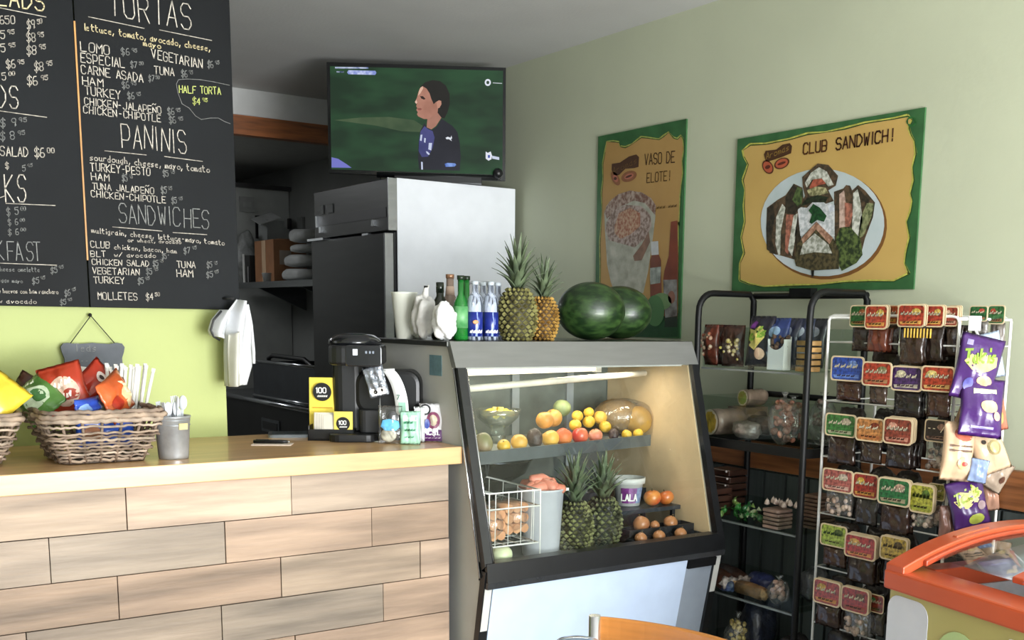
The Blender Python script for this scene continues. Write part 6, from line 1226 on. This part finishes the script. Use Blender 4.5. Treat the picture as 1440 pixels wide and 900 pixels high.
pk = 'd9a78c'
sbag('cream and pink snack bag at the left below the purple bags', 1347, 635, .085, .150, .05, 'd6b594', 93, tilt=4, lean=-4, y=1.70, prints=[(circ(.026, 14, .005, .045, .018), 'b5604c'), ([(-.03, .012), (.03, .012), (.03, .018), (-.03, .018)], '6f5a4a'), ([(-.03, .0), (.03, .0), (.03, .006), (-.03, .006)], '6f5a4a'), (circ(.018, 12, .008, -.028, .016), 'e3c48c'), (circ(.010, 10, .012, -.030, .006), 'b5483c')])
sbag('beige snack bag with an emblem hanging right below the purple bags', 1388, 628, .090, .140, .045, 'cdb090', 94, tilt=-20, lean=-8, y=1.67, prints=[(circ(.020, 14, .010, -.005, .020), '9a8a60'), (circ(.014, 12, .010, -.005), 'e0c884'), (circ(.006, 8, -.012, .015), '3c342c'), (circ(.006, 8, .030, .012), '3c342c')])
sbag('brown edge-on snack bag squeezed behind the cream one', 1353, 598, .05, .10, .03, '9a7a5c', 95, tilt=20, y=1.71)
sbag('orange-brown striped bag peeking out right of the purple bags', 1400, 572, .05, .13, .03, 'c07058', 96, tilt=-14, y=1.705, prints=[(circ(.012, 10, .0, .03, .02), 'e6cfa8'), (circ(.012, 10, .0, -.03, .02), 'c9a860')])
sbag('pale blue and clear bag hanging behind the topmost purple bag', 1394, 500, .06, .12, .03, 'aab8cc', 97, tilt=-14, y=1.72, prints=[(circ(.014, 10, .0, .02), '5c7fb8')])
sbag('clear and brown treat bag right of the lower cream bag', 1398, 665, .085, .085, .05, 'a89684', 98, tilt=30, lean=-6, y=1.68, prints=[(circ(.016, 12, -.02, .01), 'e0dcd8'), (circ(.010, 10, .02, -.01), '6a4a3c')])
sbag('pinkish hanging bag between the lowest purple bag and the right post', 1392, 692, .05, .10, .03, 'b58a74', 99, tilt=-6, y=1.70)
sbag('crinkled silver and blue packet above the lowest purple bag', 1376, 662, .05, .06, .025, '8a9cc0', 100, tilt=10, lean=-5, y=1.66)
sbag('small reddish packet left of the lowest purple bag', 1332, 735, .045, .09, .03, '7c5a50', 101, tilt=0, y=1.72)
# ================================================================== orange ice-cream freezer
FZ = thing('chest_freezer', 'lime and orange chest freezer with a curved glass lid at the lower right', 'freezer', (2.045, 1.600, 0), (0, 0, math.radians(-10.8)))
# local x runs across the freezer to the wall, local -y runs along it towards the viewer
FL, FW, FH = 1.15, .62, .80
lim = M('b0a765', .35, var=.05, scale=3, coat=.3); org = M('c4532f', .32, var=.06, scale=5, coat=.25)
b = MB(); b.bb((.012, -FL, .06), (.030, -.012, FH)).bb((FW - .03, -FL, .06), (FW - .012, -.012, FH)).bb((.03, -.03, .06), (FW - .03, -.012, FH)).bb((.03, -FL, .06), (FW - .03, -FL + .018, FH)).bb((.03, -FL + .018, .06), (FW - .03, -.03, .12)); b.build('cabinet', lim, FZ, bev=.002)
MB().bb((.03, -FL + .02, 0), (FW - .03, -.03, .06)).build('plinth', black, FZ)
inn = MB().bb((.05, -FL + .04, .30), (FW - .05, -.05, .31)).bb((.05, -FL + .04, .31), (.06, -.05, .80)).bb((FW - .06, -FL + .04, .31), (FW - .05, -.05, .80)).bb((.06, -.06, .31), (FW - .06, -.05, .80)).bb((.06, -FL + .04, .31), (FW - .06, -FL + .05, .80)); inn.build('liner', M('c9ccd0', .4), FZ)
def arch(x): t = min(1.0, max(0.0, x) / .37); return .078 * (1 - (1 - t) ** 2.1) - (.03 * ((x - .37) / .25) ** 2 if x > .37 else 0)
def ribbon(x0, x1, y0, y1, z0, th, mat, name, n=22, extra=0):
    m_ = MB(); top = []; bot = []
    P = [(x0 + (x1 - x0) * i / n) for i in range(n + 1)]
    poly = [(x, z0 + arch(x) + th / 2 + extra) for x in P] + [(x, z0 + arch(x) - th / 2 + extra) for x in P[::-1]]
    # built as strips so the arch stays smooth
    vs = []; fs = []
    for x in P:
        zt = z0 + arch(x) + extra; vs += [(x, y0, zt + th / 2), (x, y1, zt + th / 2), (x, y1, zt - th / 2), (x, y0, zt - th / 2)]
    for i in range(n):
        for q in range(4): fs.append((i * 4 + q, i * 4 + (q + 1) % 4, i * 4 + 4 + (q + 1) % 4, i * 4 + 4 + q))
    fs += [(3, 2, 1, 0), (n * 4, n * 4 + 1, n * 4 + 2, n * 4 + 3)]
    m_.add(vs, fs); return m_.build(name, mat, FZ, bev=.003)
MB().bb((0, -FL - .01, FH), (.100, 0, FH + .045)).build('lid_rail', org, FZ, bev=.006); MB().bb((FW - .05, -FL - .01, FH), (FW, 0, FH + .045)).build('lid_rail', org, FZ, bev=.006)
MB().bb((.100, -.058, FH), (FW - .05, 0, FH + .045)).build('end_rail', org, FZ, bev=.004); MB().bb((.100, -FL - .01, FH), (FW - .05, -FL + .06, FH + .045)).build('end_rail', org, FZ, bev=.004)
ribbon(.004, FW - .004, -.060, -.002, FH + .045, .024, org, 'arched_end'); ribbon(.06, FW - .004, -.072, -.060, FH + .041, .014, M('b5492a', .35, coat=.3), 'arched_inner_lip')
ribbon(.17, .27, -.046, -.030, FH + .057, .006, M('c45a34', .3, coat=.3), 'lid_grip', extra=.000)
ribbon(.004, FW - .004, -FL, -FL + .07, FH + .045, .024, org, 'arched_end')
ribbon(.101, FW - .03, -.312, -.280, FH + .034, .014, org, 'lid_bar')
gz = clear('freezer_glass', 'f3f7f6', gloss=.24, rough=.03)
g_ = MB(); g_.grid(lambda u, v: Vector((.090 + (FW - .13) * u, -.072 - .205 * v, FH + .040 + arch(.090 + (FW - .13) * u))), 20, 2); g_.build('glass_lid', gz, FZ)
g_ = MB(); g_.grid(lambda u, v: Vector((.090 + (FW - .13) * u, -.316 - .76 * v, FH + .040 + arch(.090 + (FW - .13) * u))), 20, 2); g_.build('glass_lid', gz, FZ)
g_ = MB(); g_.grid(lambda u, v: Vector((.101 + (FW - .14) * u, -.145 - .134 * v, FH + .034 + arch(.101 + (FW - .14) * u))), 20, 2); g_.build('sky_reflection_lid', M('c6ccd6', .15, var=.06, scale=3, coat=.4), FZ, solid=.004, label='sliding lid pane with a sky reflection painted pale grey-blue')  # sky reflection on the sliding glass, put into the pane colour
g_ = MB(); g_.grid(lambda u, v: Vector((.101 + (FW - .14) * u, -.325 - .30 * v, FH + .030 + arch(.101 + (FW - .14) * u))), 20, 2); g_.build('sky_reflection_lid', M('c6ccd6', .15, var=.06, scale=3, coat=.4), FZ, solid=.004)  # second pane, its pale colour also paints the reflected sky
MB().prism(rrect(.13, .26, .035, 5, -.075, .660), (.0115, 0, 0), (0, 1, 0), (0, 0, 1), (-.0012, 0, 0)).build('sticker', M('cdd0d8', .4, var=.03), FZ, label='large pale rounded sticker')
MB().prism(circ(.070, 28, -.235, .672, .082), (.011, 0, 0), (0, 1, 0), (0, 0, 1), (-.0012, 0, 0)).build('sticker', M('a9bf7c', .4, h2='b9cfa0', scale=10), FZ, label='light green round sticker')
MB().prism(rrect(.16, .10, .008, 3, -.447, .728), (.011, 0, 0), (0, 1, 0), (0, 0, 1), (-.0012, 0, 0)).build('sticker', M('e3e4ea', .4), FZ, label='white sticker with a dark blue field'); MB().prism(rrect(.15, .09, .006, 3, -.447, .728), (.0096, 0, 0), (0, 1, 0), (0, 0, 1), (-.0004, 0, 0)).build('sticker_field', M('34407c', .4), FZ)
fm = FZ.matrix_basis.copy()
rs = random.Random(3); names = ['pinkish', 'red', 'rose', 'brown-red', 'orange', 'cream']
bk2 = MB().bb((.07, -.56, .31), (.55, -.07, .60)); 
FB = thing('freezer_basket', 'white basket of frozen treats inside the far end of the freezer', 'basket', fm @ Vector((.30, -.30, .312)), (0, 0, math.radians(-10.8)))
for (a, b_) in (((-.22, -.21, 0), (.22, -.205, .36)), ((-.22, .205, 0), (.22, .21, .36)), ((-.22, -.205, 0), (-.215, .205, .36)), ((.215, -.205, 0), (.22, .205, .36)), ((-.215, -.205, .30), (.215, .205, .31))): MB().bb(a, b_).build('side', M('b9bcc0', .5), FB)
for i in range(16):
    lx, ly = .13 + .105 * (i % 4), -.15 - .085 * (i // 4)
    p = fm @ Vector((lx, ly, .625 + .02 * ((i * 7) % 3))); col_ = ['b5605a', 'c23c34', 'c98078', '8c4038', 'c9704c', 'd9c4b0'][i % 6]
    T = thing('frozen_treat', 'wrapped frozen treat in reds and creams seen through the freezer glass', 'frozen treat', p, (math.radians(85 + rs.uniform(-15, 15)), rs.uniform(-.2, .2), rs.uniform(-.6, .6)), group='frozen treats inside the freezer')
    mb, fn = pillmesh(.085, .13, .03, 200 + i); mb.build('wrapper', M(col_, .35, var=.25, scale=30, bump=.3, bscale=30), T)
    print_on(fn, .085, .13, circ(.022, 12, .0, .01), M(['e3c9b0', 'd9a48c', '7c3a34'][i % 3], .4, var=.3, scale=60), T)

# ================================================================== chair in front, jar on a small table
CH = thing('dining_chair', 'chair with a curved orange wooden backrest and chrome posts in the foreground', 'chair', (1.283, 1.376, 0), (0, 0, math.radians(-80)))
wood = M('c07d3c', .35, var=.14, scale=4, stretch=(1, 1, 10), bump=.03, coat=.3)
def backf(z0, z1, th):
    m_ = MB(); n = 18; vs = []; fs = []
    for i in range(n + 1):
        u = i / n; a = (u - .5) * 1.05; x = .40 * math.sin(a) / math.sin(.525) * .5; y = .050 * (1 - math.cos(a)) / (1 - math.cos(.525)); zt = z1 - .03 * (2 * u - 1) ** 2 * 0 - .028 * max(0, (abs(u - .5) - .2) / .3) ** 2 * (1 if u > .5 else 0)
        d = Vector((math.sin(a), -math.cos(a), 0)) * th / 2
        vs += [Vector((x, -y, z0)) + d, Vector((x, -y, zt)) + d, Vector((x, -y, zt)) - d, Vector((x, -y, z0)) - d]
    for i in range(n):
        for q in range(4): fs.append((i * 4 + q, i * 4 + (q + 1) % 4, i * 4 + 4 + (q + 1) % 4, i * 4 + 4 + q))
    fs += [(3, 2, 1, 0), (n * 4, n * 4 + 1, n * 4 + 2, n * 4 + 3)]
    m_.add(vs, fs, False); return m_
backf(.69, .864, .012).build('backrest', wood, CH, bev=.003)
for s in (-1, 1):
    MB().path([(s * .205, -.052, .0), (s * .205, -.054, .45), (s * .205, -.058, .866)], .011, 12).build('leg', chrome, CH, label='chrome rear leg running up as the backrest post')
    MB().path([(s * .19, -.46, 0), (s * .185, -.42, .43)], .011, 10).build('leg', chrome, CH)
    MB().path([(s * .205, -.055, .43), (s * .185, -.42, .43)], .009, 8).build('side_rail', chrome, CH)
MB().prism(rrect(.42, .40, .06, 6, 0, -.27), (0, 0, .435), (1, 0, 0), (0, 1, 0), (0, 0, .022)).build('seat', wood, CH, bev=.006)
TB = thing('cafe_table', 'small round cafe table just below the picture edge by the chair', 'table', (.87, 1.545, 0))
MB().lathe([(0, .715), (.24, .715), (.25, .722), (.25, .738), (.245, .742), (0, .742)], n=40).build('table_top', wood, TB); MB().lathe([(.03, .02), (.028, .715)], n=20).build('pedestal', chrome, TB); MB().lathe([(.20, 0), (.20, .008), (.04, .025), (.0, .025)], n=32).build('foot', chrome, TB)
p = at(812, 895, 'z', .86)
JR = thing('glass_shaker', 'shiny domed pale blue lid of a shaker at the bottom edge left of the chair', 'shaker', (p[0] - .005, p[1] - .008, .7425))
MB().lathe([(.040, 0), (.044, .004), (.044, .085), (.040, .092), (0, .092)], n=28).build('body', M('a9bcd8', .15, coat=.5), JR); MB().lathe([(.0455, .085), (.0455, .102), (.036, .112), (.018, .1165), (0, .1175)], n=28).build('lid', M('b4cdf0', .12, metal=.5, coat=.5), JR)
